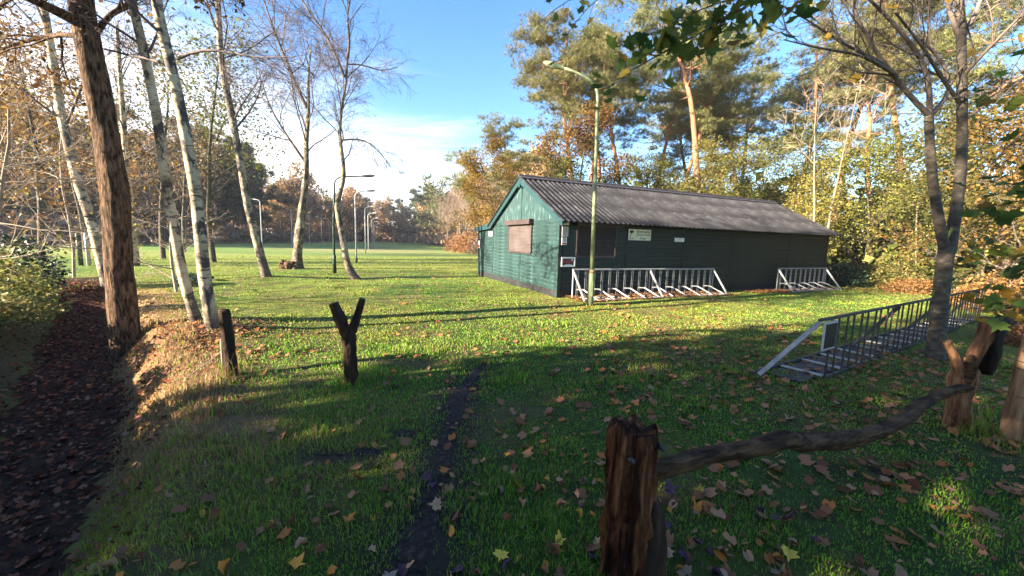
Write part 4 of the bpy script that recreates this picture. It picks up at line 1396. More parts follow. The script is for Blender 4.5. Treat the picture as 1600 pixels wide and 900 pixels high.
def birch(label, keys, r0, r1, seed, n_main=9, main_len=2.2, t0=0.45, extra=(), flare=1.5, spec=None, group='birches on the near lawn', leaves=0, rise=(0.5, 1.1), jit=0.05, bark='birch'):
    base = Vector(keys[0])
    base.z = gz1(base.x, base.y)
    root = empty('birch_tree', base)
    tag(root, label, 'birch tree', group)
    keys = [Vector(k) for k in keys]
    keys[0] = keys[0] - Vector((0, 0, 0.12))
    _, pts, rads = traced_trunk('trunk', keys, r0, r1, MAT[bark], root, base, seed=seed, flare=flare, jit=jit)
    rg = random.Random(seed)
    S = dict(spec or BIRCH_TWIGS)
    S['ang'] = [rise] + S['ang'][1:]
    lines, tips = [], []
    for j in range(n_main):
        t = t0 + (1 - t0) * (j + rg.random()) / n_main
        i = min(int(t * (len(pts) - 1)), len(pts) - 2)
        d = (pts[i + 1] - pts[i]).normalized()
        grow(rg, pts[i], deflect(d, rg.uniform(*rise), rg), main_len * (1.25 - 0.6 * t) * rg.uniform(0.6, 1.2), max(rads[i] * 0.34, 0.02), 0, S, lines, tips)
    for ex, er0, er1, nk, ln in extra:
        ep = [p - base for p in smooth_pts([Vector(q) for q in ex], 9)]
        er = [er0 + (er1 - er0) * i / 8 for i in range(9)]
        lines.append((ep, er, 0))
        kids(rg, ep, er, ln, 0, S, lines, tips, 0.25, nk)
    V, F = tubes(lines, 6)
    mesh_obj('branches', np_mesh('branches', V, F, MAT['twig_birch'], True), root)
    if leaves:
        rng = np.random.default_rng(seed)
        mesh_obj('leaves', leaves_mesh('leaves', LEAF4, pick(tips, leaves, rng), 0.07, MAT['gold'], rng, 0.1, 0.05), root)
    return root


birch('pale birch, left one of the twin birches leaning away from the short dark post', [(-5.12, 6.2, -0.03), (-5.36, 6.2, 0.9), (-5.51, 6.22, 2.22), (-5.61, 6.25, 3.39), (-5.77, 6.3, 4.34), (-5.9, 6.3, 5.07), (-6.05, 6.35, 5.89), (-6.17, 6.4, 6.87)], 0.080, 0.050, 101, 8, 1.9, 0.62, flare=1.35)
birch('stout scarred birch, right one of the twin birches by the short dark post', [(-4.6, 5.83, -0.03), (-4.7, 5.83, 0.85), (-4.76, 5.85, 2.19), (-4.87, 5.85, 3.2), (-5.0, 5.88, 3.91), (-5.16, 5.9, 4.69), (-5.18, 5.9, 5.35), (-5.24, 6.0, 6.56)], 0.092, 0.056, 102, 9, 2.0, 0.6, flare=1.5, extra=[([(-4.91, 5.88, 4.07), (-4.65, 5.8, 4.16), (-4.16, 5.7, 4.14), (-3.56, 5.6, 3.96), (-3.22, 5.6, 4.03), (-3.04, 5.55, 4.0)], 0.024, 0.005, 10, 1.7)])
birch('white leaning birch standing behind the dark oak trunk', [(-12.2, 11.5, -0.08), (-12.64, 11.6, 1.85), (-13.08, 11.7, 3.25), (-13.41, 11.8, 4.9), (-13.61, 11.9, 6.71), (-13.82, 12.0, 8.14), (-13.93, 12.0, 9.65)], 0.14, 0.08, 103, 9, 3.0, 0.45, flare=1.2, leaves=260)
birch('slim white birch seen just right of the dark oak trunk', [(-17.04, 17.3, 0.02), (-17.02, 17.3, 2.72), (-17.15, 17.4, 4.52), (-17.07, 17.4, 7.33), (-17.11, 17.5, 10.21)], 0.15, 0.07, 104, 9, 2.6, 0.4, flare=1.2, leaves=200)
birch('tall grey birch leaning to the left in front of the field lamp post', [(-8.47, 13.27, -0.04), (-8.75, 13.3, 0.95), (-9.1, 13.3, 2.67), (-9.29, 13.35, 4.05), (-9.5, 13.4, 5.4), (-9.76, 13.4, 7.11), (-9.76, 13.4, 9.05), (-9.76, 13.4, 10.55)], 0.145, 0.075, 105, 10, 3.0, 0.45, flare=1.5, bark='birch_grey')
birch('burled birch with swollen dark foot and forked crown', [(-10.25, 18.2, -0.03), (-10.14, 18.2, 1.21), (-9.93, 18.2, 2.55), (-9.71, 18.2, 3.82), (-9.59, 18.2, 4.68), (-9.59, 18.2, 6.01), (-9.44, 18.2, 7.05), (-9.42, 18.2, 8.37), (-9.22, 18.2, 9.98)], 0.235, 0.03, 106, 12, 3.6, 0.52, flare=1.9, jit=0.34, bark='birch_grey',
      extra=[([(-9.69, 18.2, 4.96), (-10.16, 18.0, 5.75), (-10.59, 17.9, 6.46), (-10.98, 17.8, 7.24), (-11.21, 17.8, 8.17)], 0.075, 0.02, 10, 3.2), ([(-9.52, 18.2, 7.32), (-9.86, 18.0, 8.22), (-10.16, 18.0, 9.07), (-10.5, 17.8, 10.02), (-10.86, 17.6, 11.43)], 0.09, 0.03, 11, 4.2)], rise=(0.35, 0.9))
birch('curved birch with bare crown beside the dark green lamp post', [(-5.82, 14.44, -0.04), (-6.08, 14.44, 0.19), (-6.28, 14.44, 0.74), (-6.36, 14.44, 1.41), (-6.51, 14.44, 2.21), (-6.56, 14.44, 2.79), (-6.43, 14.44, 3.21), (-6.26, 14.44, 3.74), (-6.29, 14.44, 4.31), (-6.4, 14.44, 5.18), (-6.31, 14.44, 6.07), (-6.1, 14.44, 7.07), (-6.02, 14.4, 7.91)], 0.145, 0.03, 107, 12, 3.0, 0.55, flare=1.4, jit=0.12, bark='birch_grey',
      extra=[([(-6.15, 14.4, 7.2), (-6.4, 14.3, 7.92), (-6.69, 14.3, 8.56), (-7.28, 14.2, 9.23), (-7.79, 14.2, 10.16)], 0.06, 0.02, 11, 3.4), ([(-6.02, 14.4, 7.85), (-5.89, 14.4, 8.44), (-6.01, 14.3, 9.05), (-5.73, 14.3, 10.07)], 0.055, 0.02, 11, 3.0), ([(-6.29, 14.44, 5.05), (-5.73, 14.5, 5.15), (-5.32, 14.5, 5.04), (-4.96, 14.6, 4.65), (-4.57, 14.6, 4.16)], 0.035, 0.012, 9, 2.2), ([(-6.0, 14.4, 7.63), (-5.57, 14.5, 7.69), (-4.92, 14.6, 7.49), (-4.3, 14.6, 7.66)], 0.030, 0.010, 9, 2.2)], rise=(0.4, 1.0))


def burl():
    # the burl and the broken lump at the foot of the forked birch
    b = Vector((-10.64, 18.0, 0.06))
    o = gnarly('fallen_burl', lerp_rings([(b.x - 0.30, b.y, 0.30, 0.05), (b.x - 0.22, b.y, 0.26, 0.17), (b.x - 0.05, b.y, 0.16, 0.15), (b.x + 0.15, b.y, 0.2, 0.2), (b.x + 0.5, b.y + 0.1, 0.2, 0.12)], 30), MAT['oak'], None, 30, 0.8, 11, 71)
    tag(o, 'knotted brown root lump at the foot of the burled birch', 'root lump')


burl()
OAK_TWIGS = dict(n=[7, 5, 4, 3], wob=[0.16, 0.20, 0.22, 0.22], trop=[0.15, 0.1, 0.05, 0.0], max=3, kids=[7, 6, 5, 0], t0=[0.25, 0.2, 0.2, 0], ang=[(0.5, 1.1), (0.5, 1.1), (0.4, 1.0), (0, 0)], ratio=[0.55, 0.5, 0.5, 0], rmin=0.004, rr=0.5, taper=0.45)


def oak():
    keys = [Vector(q) for q in ((-6.18, 6.0, -0.07), (-6.18, 6.0, 0.99), (-6.12, 6.0, 2.17), (-6.16, 6.0, 2.79), (-6.2, 6.0, 3.3), (-6.27, 6.0, 4.02), (-6.35, 6.0, 4.71), (-6.37, 6.0, 5.39), (-6.35, 6.0, 6.21))]
    base = keys[0].copy(); base.z = gz1(base.x, base.y)
    root = empty('oak_tree', base)
    tag(root, 'dark rough barked oak with thick trunk on the bank by the sunken path', 'oak tree')
    keys[0].z = base.z - 0.35
    _, pts, rads = traced_trunk('trunk', keys, 0.185, 0.135, MAT['oak'], root, base, 40, 0.11, 1.45, 60, 5)
    rg = random.Random(55)
    lines, tips = [], []
    for ex, a, b_, nk, ln in (([(-6.34, 6.0, 4.54), (-6.31, 5.8, 4.54), (-6.38, 5.6, 4.57), (-6.51, 5.4, 4.61), (-6.8, 5.2, 4.71)], 0.085, 0.03, 6, 2.2),
                              ([(-6.31, 6.1, 4.42), (-7.59, 6.8, 4.8), (-8.61, 7.2, 4.87), (-9.51, 7.4, 4.75)], 0.05, 0.018, 7, 2.4),
                              ([(-6.29, 6.0, 4.28), (-6.26, 6.3, 4.88), (-6.19, 6.6, 5.19), (-5.85, 6.9, 5.71)], 0.045, 0.02, 7, 2.2),
                              ([(-6.37, 6.0, 5.22), (-6.07, 6.2, 5.79), (-5.56, 6.4, 6.2), (-4.81, 6.6, 6.64)], 0.08, 0.03, 8, 3.0),
                              ([(-6.37, 6.0, 5.89), (-6.32, 5.6, 6.12), (-6.27, 5.2, 6.26)], 0.09, 0.03, 8, 3.0),
                              ([(-6.35, 6.0, 6.05), (-6.3, 6.4, 7.37), (-6.28, 7.0, 8.99)], 0.10, 0.03, 9, 3.4)):
        ep = [p - base for p in smooth_pts([Vector(q) for q in ex], 9)]
        er = [a + (b_ - a) * i / 8 for i in range(9)]
        lines.append((ep, er, 0))
        kids(rg, ep, er, ln, 0, OAK_TWIGS, lines, tips, 0.3, nk)
    V, F = tubes(lines, 8)
    mesh_obj('branches', np_mesh('branches', V, F, MAT['oak'], True), root)
    rng = np.random.default_rng(5)
    mesh_obj('leaves', leaves_mesh('leaves', LEAF4, pick(tips, 1500, rng), 0.10, MAT['brown'], rng, 0.1, 0.06), root)
    for x, y in ():
        q = Vector((-6.09, 5.82, 1.73)) if y > 300 else Vector((-5.93, 5.85, 2.88))
        gnarly('bark_knob', [((q.x - base.x + dx, q.y - base.y, q.z - base.z + dz), r_) for dx, dz, r_ in ((0, -0.14, 0.04), (0.0, -0.05, 0.12), (0.01, 0.05, 0.13), (0.0, 0.14, 0.05))], MAT['oak'], root, 14, 0.3, 7, 81)


oak()

# thin sunlit saplings at the left
SAP = dict(n=[6, 5, 4, 3], wob=[0.10, 0.16, 0.18, 0.18], trop=[0.3, 0.1, 0.0, -0.1], max=3, kids=[12, 7, 5, 0], t0=[0.15, 0.15, 0.1, 0], ang=[(0.7, 1.35), (0.5, 1.0), (0.4, 0.9), (0, 0)], ratio=[0.62, 0.5, 0.5, 0], rmin=0.003, rr=0.45, taper=0.35, cone=0.6, flat=0.3)


def sapling(label, x, y, h, seed, leafmat, nleaf, size=0.075, lean=(0.1, 0), r0=0.045, bark=None, cat='sapling', spec=None, group='saplings by the sunken path', name='beech_sapling'):
    rg = random.Random(seed)
    z = gz1(x, y)
    root = empty(name, (x, y, z))
    tag(root, label, cat, group)
    lines, tips = [], []
    grow(rg, Vector((0, 0, -0.1)), Vector((lean[0], lean[1], 1)).normalized(), h, r0, 0, spec or SAP, lines, tips)
    V, F = tubes(lines[:1], 8)
    mesh_obj('trunk', np_mesh('trunk', V, F, bark or MAT['twig_tan'], True), root)
    V, F = tubes([(a, b, max(c, 1)) for a, b, c in lines[1:]], 6)
    mesh_obj('branches', np_mesh('branches', V, F, bark or MAT['twig_tan'], True), root)
    if nleaf:
        rng = np.random.default_rng(seed)
        mesh_obj('leaves', leaves_mesh('leaves', LEAF4, pick(tips, nleaf, rng), size, leafmat, rng, 0.2, 0.06), root)
    return root


sapling('bare sunlit sapling with a few yellow leaves at the far left edge', -10.6, 7.4, 4.6, 201, MAT['gold'], 420, lean=(0.22, 0.0))
sapling('slender bare sapling left of the white leaning birch', -11.6, 8.5, 4.2, 202, MAT['gold'], 380, lean=(0.1, 0.1))
sapling('twiggy sapling with pale branches just left of the oak trunk', -10.1, 6.95, 3.6, 203, MAT['yellowgreen'], 200, lean=(0.25, 0))
sapling('taller brown leaved sapling behind the white leaning birch', -14.5, 12.6, 6.0, 204, MAT['brown'], 2200, 0.10, lean=(0.1, 0))
sapling('small bare sapling between the oak and the twin birches', -9.0, 10.2, 2.6, 205, MAT['gold'], 60, lean=(0.0, 0))
#sapling('thin twiggy shoot growing beside the stout twin birch', -5.0, 6.9, 2.9, 206, MAT['gold'], 60, lean=(0.25, 0.2), r0=0.02)

# ------------------------------------------------------------------ shared crowns for the woods
TREE = dict(n=[7, 5, 4, 3], wob=[0.06, 0.14, 0.16, 0.2], trop=[0.3, 0.35, 0.2, 0.1], max=3, kids=[13, 7, 5, 0], t0=[0.25, 0.2, 0.2, 0], ang=[(0.5, 1.15), (0.5, 1.0), (0.4, 0.9), (0, 0)], ratio=[0.42, 0.5, 0.5, 0], rmin=0.008, rr=0.45, taper=0.2, cone=0.55)


def broadleaf(seed, h, nleaf, size, leafmat, bark, spec=None, r0=None, tmpl=LEAF4, jit=0.22, lean=(0, 0)):
    rg = random.Random(seed)
    lines, tips = [], []
    grow(rg, Vector((0, 0, -0.2)), Vector((lean[0], lean[1], 1)).normalized(), h, r0 or h * 0.014, 0, spec or TREE, lines, tips)
    big = [l for l in lines if l[2] <= 2]
    V, F = tubes(big, 7)
    tr = np_mesh('trunk', V, F, bark, True)
    rng = np.random.default_rng(seed)
    cr = leaves_mesh('crown', tmpl, pick(tips, nleaf, rng), size, leafmat, rng, 0.3, jit)
    return tr, cr


def bare_tree(seed, h, bark, spec=None, r0=None, lean=(0, 0), twmat=None):
    rg = random.Random(seed)
    lines, tips = [], []
    grow(rg, Vector((0, 0, -0.2)), Vector((lean[0], lean[1], 1)).normalized(), h, r0 or h * 0.012, 0, spec or TREE, lines, tips)
    V, F = tubes([l for l in lines if l[2] <= 1], 6)
    a = np_mesh('trunk', V, F, bark, True)
    V, F = tubes([l for l in lines if l[2] > 1], 5)
    b = np_mesh('crown', V, F, twmat or MAT['twig'], True)
    return a, b


def pine(seed, h, clear=0.5, pads=46, dense=46, r0=0.2, spread=0.24, lean=(0, 0), wig=0.05, mat=None, tuft=0.22):
    """tall pine: bare reddish trunk, crooked limbs, flat pads of needle tufts"""
    rg = random.Random(seed)
    rng = np.random.default_rng(seed)
    lines = []
    S = dict(n=[12], wob=[wig], trop=[0.6], max=0, kids=[0], rmin=0.03, taper=0.32)
    tips = []
    grow(rg, Vector((0, 0, -0.2)), Vector((lean[0], lean[1], 1)).normalized(), h, r0, 0, S, lines, tips)
    tp, trad, _ = lines[0]
    centres = []
    nl = int(pads * 0.42)
    for j in range(nl):
        t = clear + (1 - clear) * (j + rg.random()) / nl
        i = min(int(t * 12), 11)
        pos = tp[i].lerp(tp[i + 1], t * 12 - i)
        az = rg.uniform(0, 6.283)
        el = rg.uniform(-0.1, 0.75) * (0.5 + t * 0.6)
        u = (t - clear) / (1 - clear)
        L = h * spread * (0.55 + 0.75 * math.sin(math.pi * min(1, u * 0.85 + 0.12))) * rg.uniform(0.55, 1.15)
        d = Vector((math.cos(az) * math.cos(el), math.sin(az) * math.cos(el), math.sin(el)))
        pts = [pos]
        for k in range(5):
            d = (d + rvec(rg) * 0.2 + UP * 0.07).normalized()
            pts.append(pts[-1] + d * (L / 5))
        r_ = max(0.03, trad[i] * 0.36)
        lines.append((pts, [r_ * (1 - 0.8 * k / 5) for k in range(6)], 1))
        centres.append((pts[-1], 1.0)); centres.append((pts[3] + rvec(rg) * 0.35, 0.8))
        for k in range(2):
            a = pts[rg.choice((2, 3, 4))]
            q = a + (d + rvec(rg) * 0.7).normalized() * L * 0.38
            m_ = a.lerp(q, 0.5) + rvec(rg) * 0.08
            lines.append(([a, m_, q], [r_ * 0.35, r_ * 0.25, r_ * 0.12], 2))
            centres.append((q, 0.75))
    centres.append((tp[-1], 1.1)); centres.append((tp[-2], 1.0))
    V, F = tubes(lines, 9)
    tr = np_mesh('trunk', V, F, MAT['pine'], True)
    P = []
    for c, s in centres:
        n = int(dense * s)
        rx = h * 0.060 * s * rg.uniform(0.75, 1.3)
        q = rng.normal(size=(n, 3))
        q /= np.linalg.norm(q, axis=1, keepdims=True)
        q *= (rng.random((n, 1)) ** 0.6)
        q = q * np.array([rx, rx, rx * 0.55]) * 1.12
        q[:, 2] = np.abs(q[:, 2]) * 1.1 - rx * 0.1
        P.append(q + np.array(tuple(c)))
    P = np.concatenate(P)
    cr = leaves_mesh('crown', TUFT, P, tuft, mat or MAT['pineneedle'], rng, 0.9, 0.0, 0.3)
    return tr, cr

# ------------------------------------------------------------------ woods behind the shed
PINES = [pine(301, 16, 0.66, 56, 78, 0.25, 0.22), pine(302, 15, 0.50, 58, 76, 0.22, 0.25, wig=0.08), pine(303, 16, 0.62, 48, 74, 0.21, 0.19, (0.06, 0)), pine(304, 14, 0.52, 56, 74, 0.19, 0.23, (-0.04, 0), 0.09)]
PG = 'pines behind the shed'
for k, (v, x, y, s, rz, lb) in enumerate((
    (0, 12.7, 25.8, 1.10, 0.4, 'tall orange trunked pine rising above the middle of the shed roof'),
    (1, 4.3, 29.0, 1.06, 1.2, 'broad pine with dense crown left of the curved lamp arm'),
    (2, 7.2, 27.5, 1.06, 2.0, 'pine with straight reddish trunk just right of the shed lamp post'),
    (2, 9.2, 30.0, 1.0, 3.4, 'slim pine second to the right of the shed lamp post'),
    (2, 11.2, 29.0, 1.0, 0.15, 'right leaning reddish pine left of the tallest orange trunk'),
    (2, 10.3, 33.0, 0.98, 5.2, 'thin pine between two reddish trunks behind the roof'),
    (3, -2.4, 38.0, 0.72, 2.2, 'small pine peeking out at the left end of the wood behind the shed'),
    (3, 17.5, 29.5, 1.0, 1.6, 'lower pine right of the tallest orange trunk'),
    (1, 21.2, 29.5, 1.12, 4.4, 'spreading greyish pine above the far end of the shed'),
    (3, 23.5, 25.0, 1.12, 0.9, 'pine behind the two pale slender trunks'),
    (2, 27.0, 26.0, 1.18, 3.0, 'pine with bent upper trunk near the maple crown'),
    (1, 22.5, 17.5, 1.2, 2.7, 'big pine spreading behind the bare maple crown'),
    (0, 27.5, 19.0, 1.15, 5.5, 'tall pine at the far upper corner of the wood'),
    (0, 14.8, 33.0, 0.92, 4.0, 'distant pine seen between the tall trunk and the lower pine'),
    (2, 19.5, 33.0, 1.05, 1.1, 'slim pine between the lower pine and the spreading greyish one'),
    (0, 24.6, 30.5, 1.1, 2.6, 'pine rising behind the pair of pale slender trunks'),
    (1, 16.0, 36.0, 1.0, 0.2, 'faint pine far behind the yellow tree'),
    (2, 5.4, 33.0, 1.0, 4.9, 'reddish pine trunk far behind the shed lamp post'),
    (3, 1.2, 34.5, 0.80, 3.3, 'dense lower pine behind the golden tree by the gable'))):
    place('pine_tree', lb, 'pine tree', [('trunk', PINES[v][0], None), ('crown', PINES[v][1], None)], (x, y, 0), rz, s, PG)

BUSHY = dict(n=[6, 5, 4, 3], wob=[0.10, 0.16, 0.18, 0.2], trop=[0.3, 0.3, 0.2, 0.1], max=3, kids=[16, 7, 5, 0], t0=[0.06, 0.2, 0.2, 0], ang=[(0.5, 1.25), (0.5, 1.0), (0.4, 0.9), (0, 0)], ratio=[0.50, 0.5, 0.5, 0], rmin=0.008, rr=0.45, taper=0.2, cone=0.65)
BL = [broadleaf(401, 8, 11000, 0.13, MAT['gold'], MAT['bark'], BUSHY), broadleaf(402, 8, 10500, 0.135, MAT['yellowgreen'], MAT['bark'], BUSHY, jit=0.3), broadleaf(403, 8, 8500, 0.13, MAT['olive'], MAT['bark'], TREE, jit=0.3), broadleaf(404, 6, 8500, 0.12, MAT['olive'], MAT['bark'], BUSHY, jit=0.2)]
for v, x, y, s, rz, mt, lb in (
    (0, -0.6, 24.0, 0.84, 0.3, 'gold', 'golden leaved tree beside the gable of the shed'),
    (0, 3.8, 26.2, 1.15, 2.0, 'brown', 'tall bronze tree in front of the broad pine'),
    (3, 2.6, 23.0, 0.90, 1.0, 'olive', 'olive green shrub behind the ridge near the gable'),
    (3, 6.3, 24.0, 0.86, 4.0, 'olive', 'olive shrub behind the ridge beside the lamp post'),
    (1, 8.8, 25.4, 0.78, 0.7, 'olive', 'mottled green tree behind the middle of the roof'),
    (1, 11.0, 25.2, 0.88, 2.1, 'yellowgreen', 'yellow green tree left of the tallest orange trunk'),
    (1, 15.0, 27.0, 1.0, 3.7, 'yellowgreen', 'yellow green tree right of the tallest orange trunk'),
    (3, 14.6, 24.8, 0.86, 5.0, 'olive', 'dark olive shrub low behind the roof end'),
    (0, 12.8, 30.5, 0.95, 5.5, 'yellowgreen', 'pale green tree deep behind the tall pine'),
    (2, 18.2, 25.5, 0.95, 1.4, 'olive', 'dark shaded tree beyond the roof end'),
    (3, 17.2, 22.4, 0.95, 2.6, 'yellow', 'bright yellow shrub at the far end of the shed'),
    (1, 19.5, 21.5, 0.80, 0.2, 'yellowgreen', 'yellow green shrub between pale trunks and bare maple'),
    (3, 22.0, 22.5, 1.15, 3.9, 'olive', 'large yellowish shrub left of the bare maple trunk'),
    (2, 20.3, 15.6, 1.10, 5.1, 'olive', 'yellowing tree directly behind the bare maple'),
    (0, 17.4, 12.6, 0.92, 0.9, 'brown', 'rusty leaved tree behind the bare maple trunks'),
    (3, 18.6, 16.8, 1.0, 2.9, 'olive', 'deep green sunlit bush beyond the lawn rack'),
    (2, 25.5, 17.5, 1.25, 4.5, 'yellowgreen', 'tall yellowish tree at the edge of the wood'),
    (0, 22.5, 13.2, 1.15, 1.9, 'yellowgreen', 'dense mottled tree at the far edge beyond the bare maple'),
    (1, 16.2, 9.4, 0.80, 3.2, 'brown', 'low brown leaved tree near the end of the lawn rack'),
    (3, 14.2, 8.0, 0.72, 0.6, 'olive', 'olive bush at the end of the lawn rack')):
    place('broadleaf_tree' if v != 3 else 'leafy_shrub', lb, 'tree' if v != 3 else 'shrub', [('trunk', BL[v][0], None), ('crown', BL[v][1], MAT[mt])], (x, y, 0), rz, s, 'autumn trees and shrubs behind the shed')

PT = bare_tree(411, 10, MAT['palebark'], dict(TREE, kids=[7, 5, 4, 0], t0=[0.62, 0.2, 0.2, 0]), 0.085, (0.03, 0), MAT['twig_tan'])
for x, y, s, rz, lb in ((15.7, 20.2, 0.95, 0.2, 'pale slender trunk, left one of the pair beyond the shed'), (16.6, 20.6, 0.95, 2.9, 'pale slender trunk, right one of the pair beyond the shed'), (20.5, 19.5, 0.6, 1.2, 'short pale trunk in the undergrowth beyond the shed end'), (18.9, 14.6, 0.55, 4.0, 'thin pale trunk left of the bare maple'), (22.8, 18.6, 0.7, 2.2, 'leaning pale trunk deep in the undergrowth')):
    place('slender_tree', lb, 'tree', [('trunk', PT[0], None), ('crown', PT[1], None)], (x, y, 0), rz, s, 'pale slender trees beyond the shed')

# low growth along the edge of the wood


def low_bush(seed, n, size, mat, rx=1.2, ry=1.0, h=0.9, stems=10, tmpl=LEAF4):
    rg = random.Random(seed); rng = np.random.default_rng(seed)
    lines = []
    for k in range(stems):
        a = rg.uniform(0, 6.28); q = rg.random() ** 0.5
        e = Vector((math.cos(a) * rx * q, math.sin(a) * ry * q, h * rg.uniform(0.5, 0.95) * (1.1 - 0.5 * q)))
        s0 = Vector((e.x * 0.3, e.y * 0.3, -0.05))
        lines.append(([s0, s0.lerp(e, 0.5) + Vector((0, 0, 0.12)), e], [0.014, 0.01, 0.004], 1))
    V, F = tubes(lines, 6)
    st = np_mesh('stems', V, F, MAT['twig_tan'], True)
    q = rng.normal(size=(n, 3)); q /= np.linalg.norm(q, axis=1, keepdims=True)
    q *= (0.45 + 0.55 * rng.random((n, 1)) ** 0.5)
    lump = 0.75 + 0.5 * fbm(q[:, 0] * 2.2 + 5, q[:, 1] * 2.2 + q[:, 2] * 1.7, seed, 3)
    P = q * lump[:, None] * np.array([rx, ry, h])
    P[:, 2] = np.abs(P[:, 2])
    return st, leaves_mesh('leaves', tmpl, P, size, mat, rng, 0.5, 0.03)


LB = [low_bush(501, 2600, 0.10, MAT['bramble']), low_bush(502, 2200, 0.10, MAT['bramble'], 1.0, 1.0, 1.3), low_bush(503, 900, 0.09, MAT['ivy'], 0.7, 0.6, 0.35)]


def bush(v, x, y, s, rz, mt, lb, grp, sz=1.0, name='bramble_bush', cat='bush'):
    place(name, lb, cat, [('stems', LB[v][0], None), ('leaves', LB[v][1], MAT[mt])], (x, y, gz1(x, y)), rz, (s, s, s * sz), grp)


E_G = 'low bushes along the edge of the wood'
bush(0, 14.9, 17.6, 1.15, 0.2, 'holly', 'dark evergreen bush at the far corner of the shed', E_G, 1.0)
bush(0, 16.7, 17.6, 1.2, 1.4, 'bramble', 'green bramble bush beside the dark evergreen at the lawn edge', E_G, 0.9)
bush(0, 16.2, 15.4, 0.9, 2.4, 'fern', 'rust brown bracken heap at the lawn edge', E_G, 0.7)
bush(0, 17.6, 15.0, 1.2, 3.4, 'ivy', 'low dark bramble behind the lawn rack', E_G, 0.8)
bush(1, 15.6, 12.2, 1.0, 4.4, 'fern', 'tall rusty bracken clump behind the bare maple foot', E_G, 0.8)
bush(0, 13.6, 10.8, 0.9, 5.4, 'fern', 'rusty bracken near the end of the lawn rack', E_G, 0.8)
bush(1, 12.2, 8.4, 0.9, 0.9, 'ivy', 'dark leafy clump right of the bare maple foot', E_G, 0.9)
bush(1, 18.9, 18.9, 1.3, 0.5, 'bramble', 'sunlit bramble mound behind the green bramble', E_G)
bush(0, 9.4, 6.6, 0.7, 1.9, 'fern', 'small rusty clump by the foot of the bare maple', E_G, 0.7)

# ------------------------------------------------------------------ the bare maple on the right


def right_maple():
    keys = [Vector(q) for q in ((6.48, 5.7, 0.0), (6.43, 5.7, 0.6), (6.39, 5.7, 1.27), (6.38, 5.7, 1.71))]
    base = keys[0].copy(); base.z = gz1(base.x, base.y)
    root = empty('maple_tree', base)
    tag(root, 'bare twin stemmed maple growing through the lawn rack', 'maple tree')
    keys[0].z -= 0.15
    traced_trunk('trunk', keys, 0.105, 0.092, MAT['bark'], root, base, 18, 0.06, 1.3, 18, 6)
    lines, tips = [], []
    rg = random.Random(91)
    for nm, ks, a, b_ in (('stem', ((6.37, 5.7, 1.6), (6.16, 5.68, 2.11), (5.96, 5.65, 2.61), (5.8, 5.62, 3.16), (5.71, 5.6, 3.53)), 0.066, 0.048), ('stem', ((6.43, 5.7, 1.6), (6.48, 5.75, 2.21), (6.52, 5.8, 2.84), (6.37, 5.8, 3.74), (6.21, 5.8, 4.59), (6.1, 5.8, 5.09), (5.86, 5.8, 6.05), (5.61, 5.8, 7.04)), 0.072, 0.038)):
        traced_trunk(nm, [Vector(k) for k in ks], a, b_, MAT['bark'], root, base, 14, 0.05, 1.0, 18, 8)
    S = dict(n=[6, 5, 4, 3], wob=[0.10, 0.13, 0.14, 0.16], trop=[0.3, 0.2, 0.15, 0.1], max=2, kids=[8, 6, 0, 0], t0=[0.2, 0.2, 0.15, 0], ang=[(0.45, 0.9), (0.45, 0.9), (0.4, 0.9), (0, 0)], ratio=[0.5, 0.5, 0.5, 0], rmin=0.004, rr=0.5, taper=0.35)
    for ex, a, b_, nk, ln in (
        (((5.72, 5.6, 3.49), (5.41, 5.5, 3.58), (5.0, 5.4, 3.89), (4.53, 5.3, 4.19), (4.13, 5.2, 4.62), (3.99, 5.2, 4.98)), 0.036, 0.014, 8, 2.0),
        (((5.0, 5.4, 3.91), (4.29, 5.1, 4.02), (3.66, 4.9, 3.96), (3.02, 4.7, 3.96)), 0.025, 0.006, 9, 1.6),
        (((4.76, 5.35, 4.04), (4.11, 5.2, 4.17), (3.46, 5.0, 4.35), (3.03, 4.9, 4.46)), 0.02, 0.006, 8, 1.5),
        (((5.72, 5.6, 3.52), (5.57, 5.5, 3.95), (5.3, 5.4, 4.14), (4.86, 5.3, 4.43), (4.45, 5.2, 4.63), (4.18, 5.2, 4.84)), 0.034, 0.014, 8, 2.0),
        (((5.75, 5.6, 3.51), (6.0, 5.7, 3.7), (6.16, 5.75, 3.89), (5.94, 5.7, 4.21), (5.36, 5.5, 4.41)), 0.032, 0.014, 7, 1.6),
        (((6.33, 5.8, 3.74), (5.8, 5.6, 3.99), (5.18, 5.3, 4.25), (4.61, 5.1, 4.5)), 0.028, 0.012, 8, 1.8),
        (((6.31, 5.8, 4.09), (6.28, 5.6, 4.25), (6.33, 5.4, 4.48), (6.36, 5.2, 4.68)), 0.026, 0.010, 8, 1.8),
        (((6.23, 5.8, 4.51), (6.0, 5.8, 4.92), (5.8, 5.8, 5.33)), 0.034, 0.02, 7, 1.8),
        (((6.22, 5.8, 4.6), (6.47, 5.9, 4.99), (6.56, 5.9, 5.49)), 0.036, 0.02, 7, 2.0),
        (((6.42, 5.8, 3.48), (6.51, 5.6, 3.68), (6.69, 5.4, 3.94)), 0.02, 0.006, 7, 1.4)):
        ep = [p - base for p in smooth_pts([Vector(q) for q in ex], 9)]
        er = [a + (b_ - a) * i / 8 for i in range(9)]
        lines.append((ep, er, 0))
        kids(rg, ep, er, ln, 0, S, lines, tips, 0.2, nk)
    V, F = tubes(lines, 8)
    mesh_obj('branches', np_mesh('branches', V, F, MAT['twig'], True), root)
    rng = np.random.default_rng(92)
    P = pick(tips, 16, rng)
    mesh_obj('last_leaves', leaves_mesh('last_leaves', SIMPLE_MAPLE, P, 0.12, MAT['maple_gold'], rng, 0.1, 0.02), root)


right_maple()


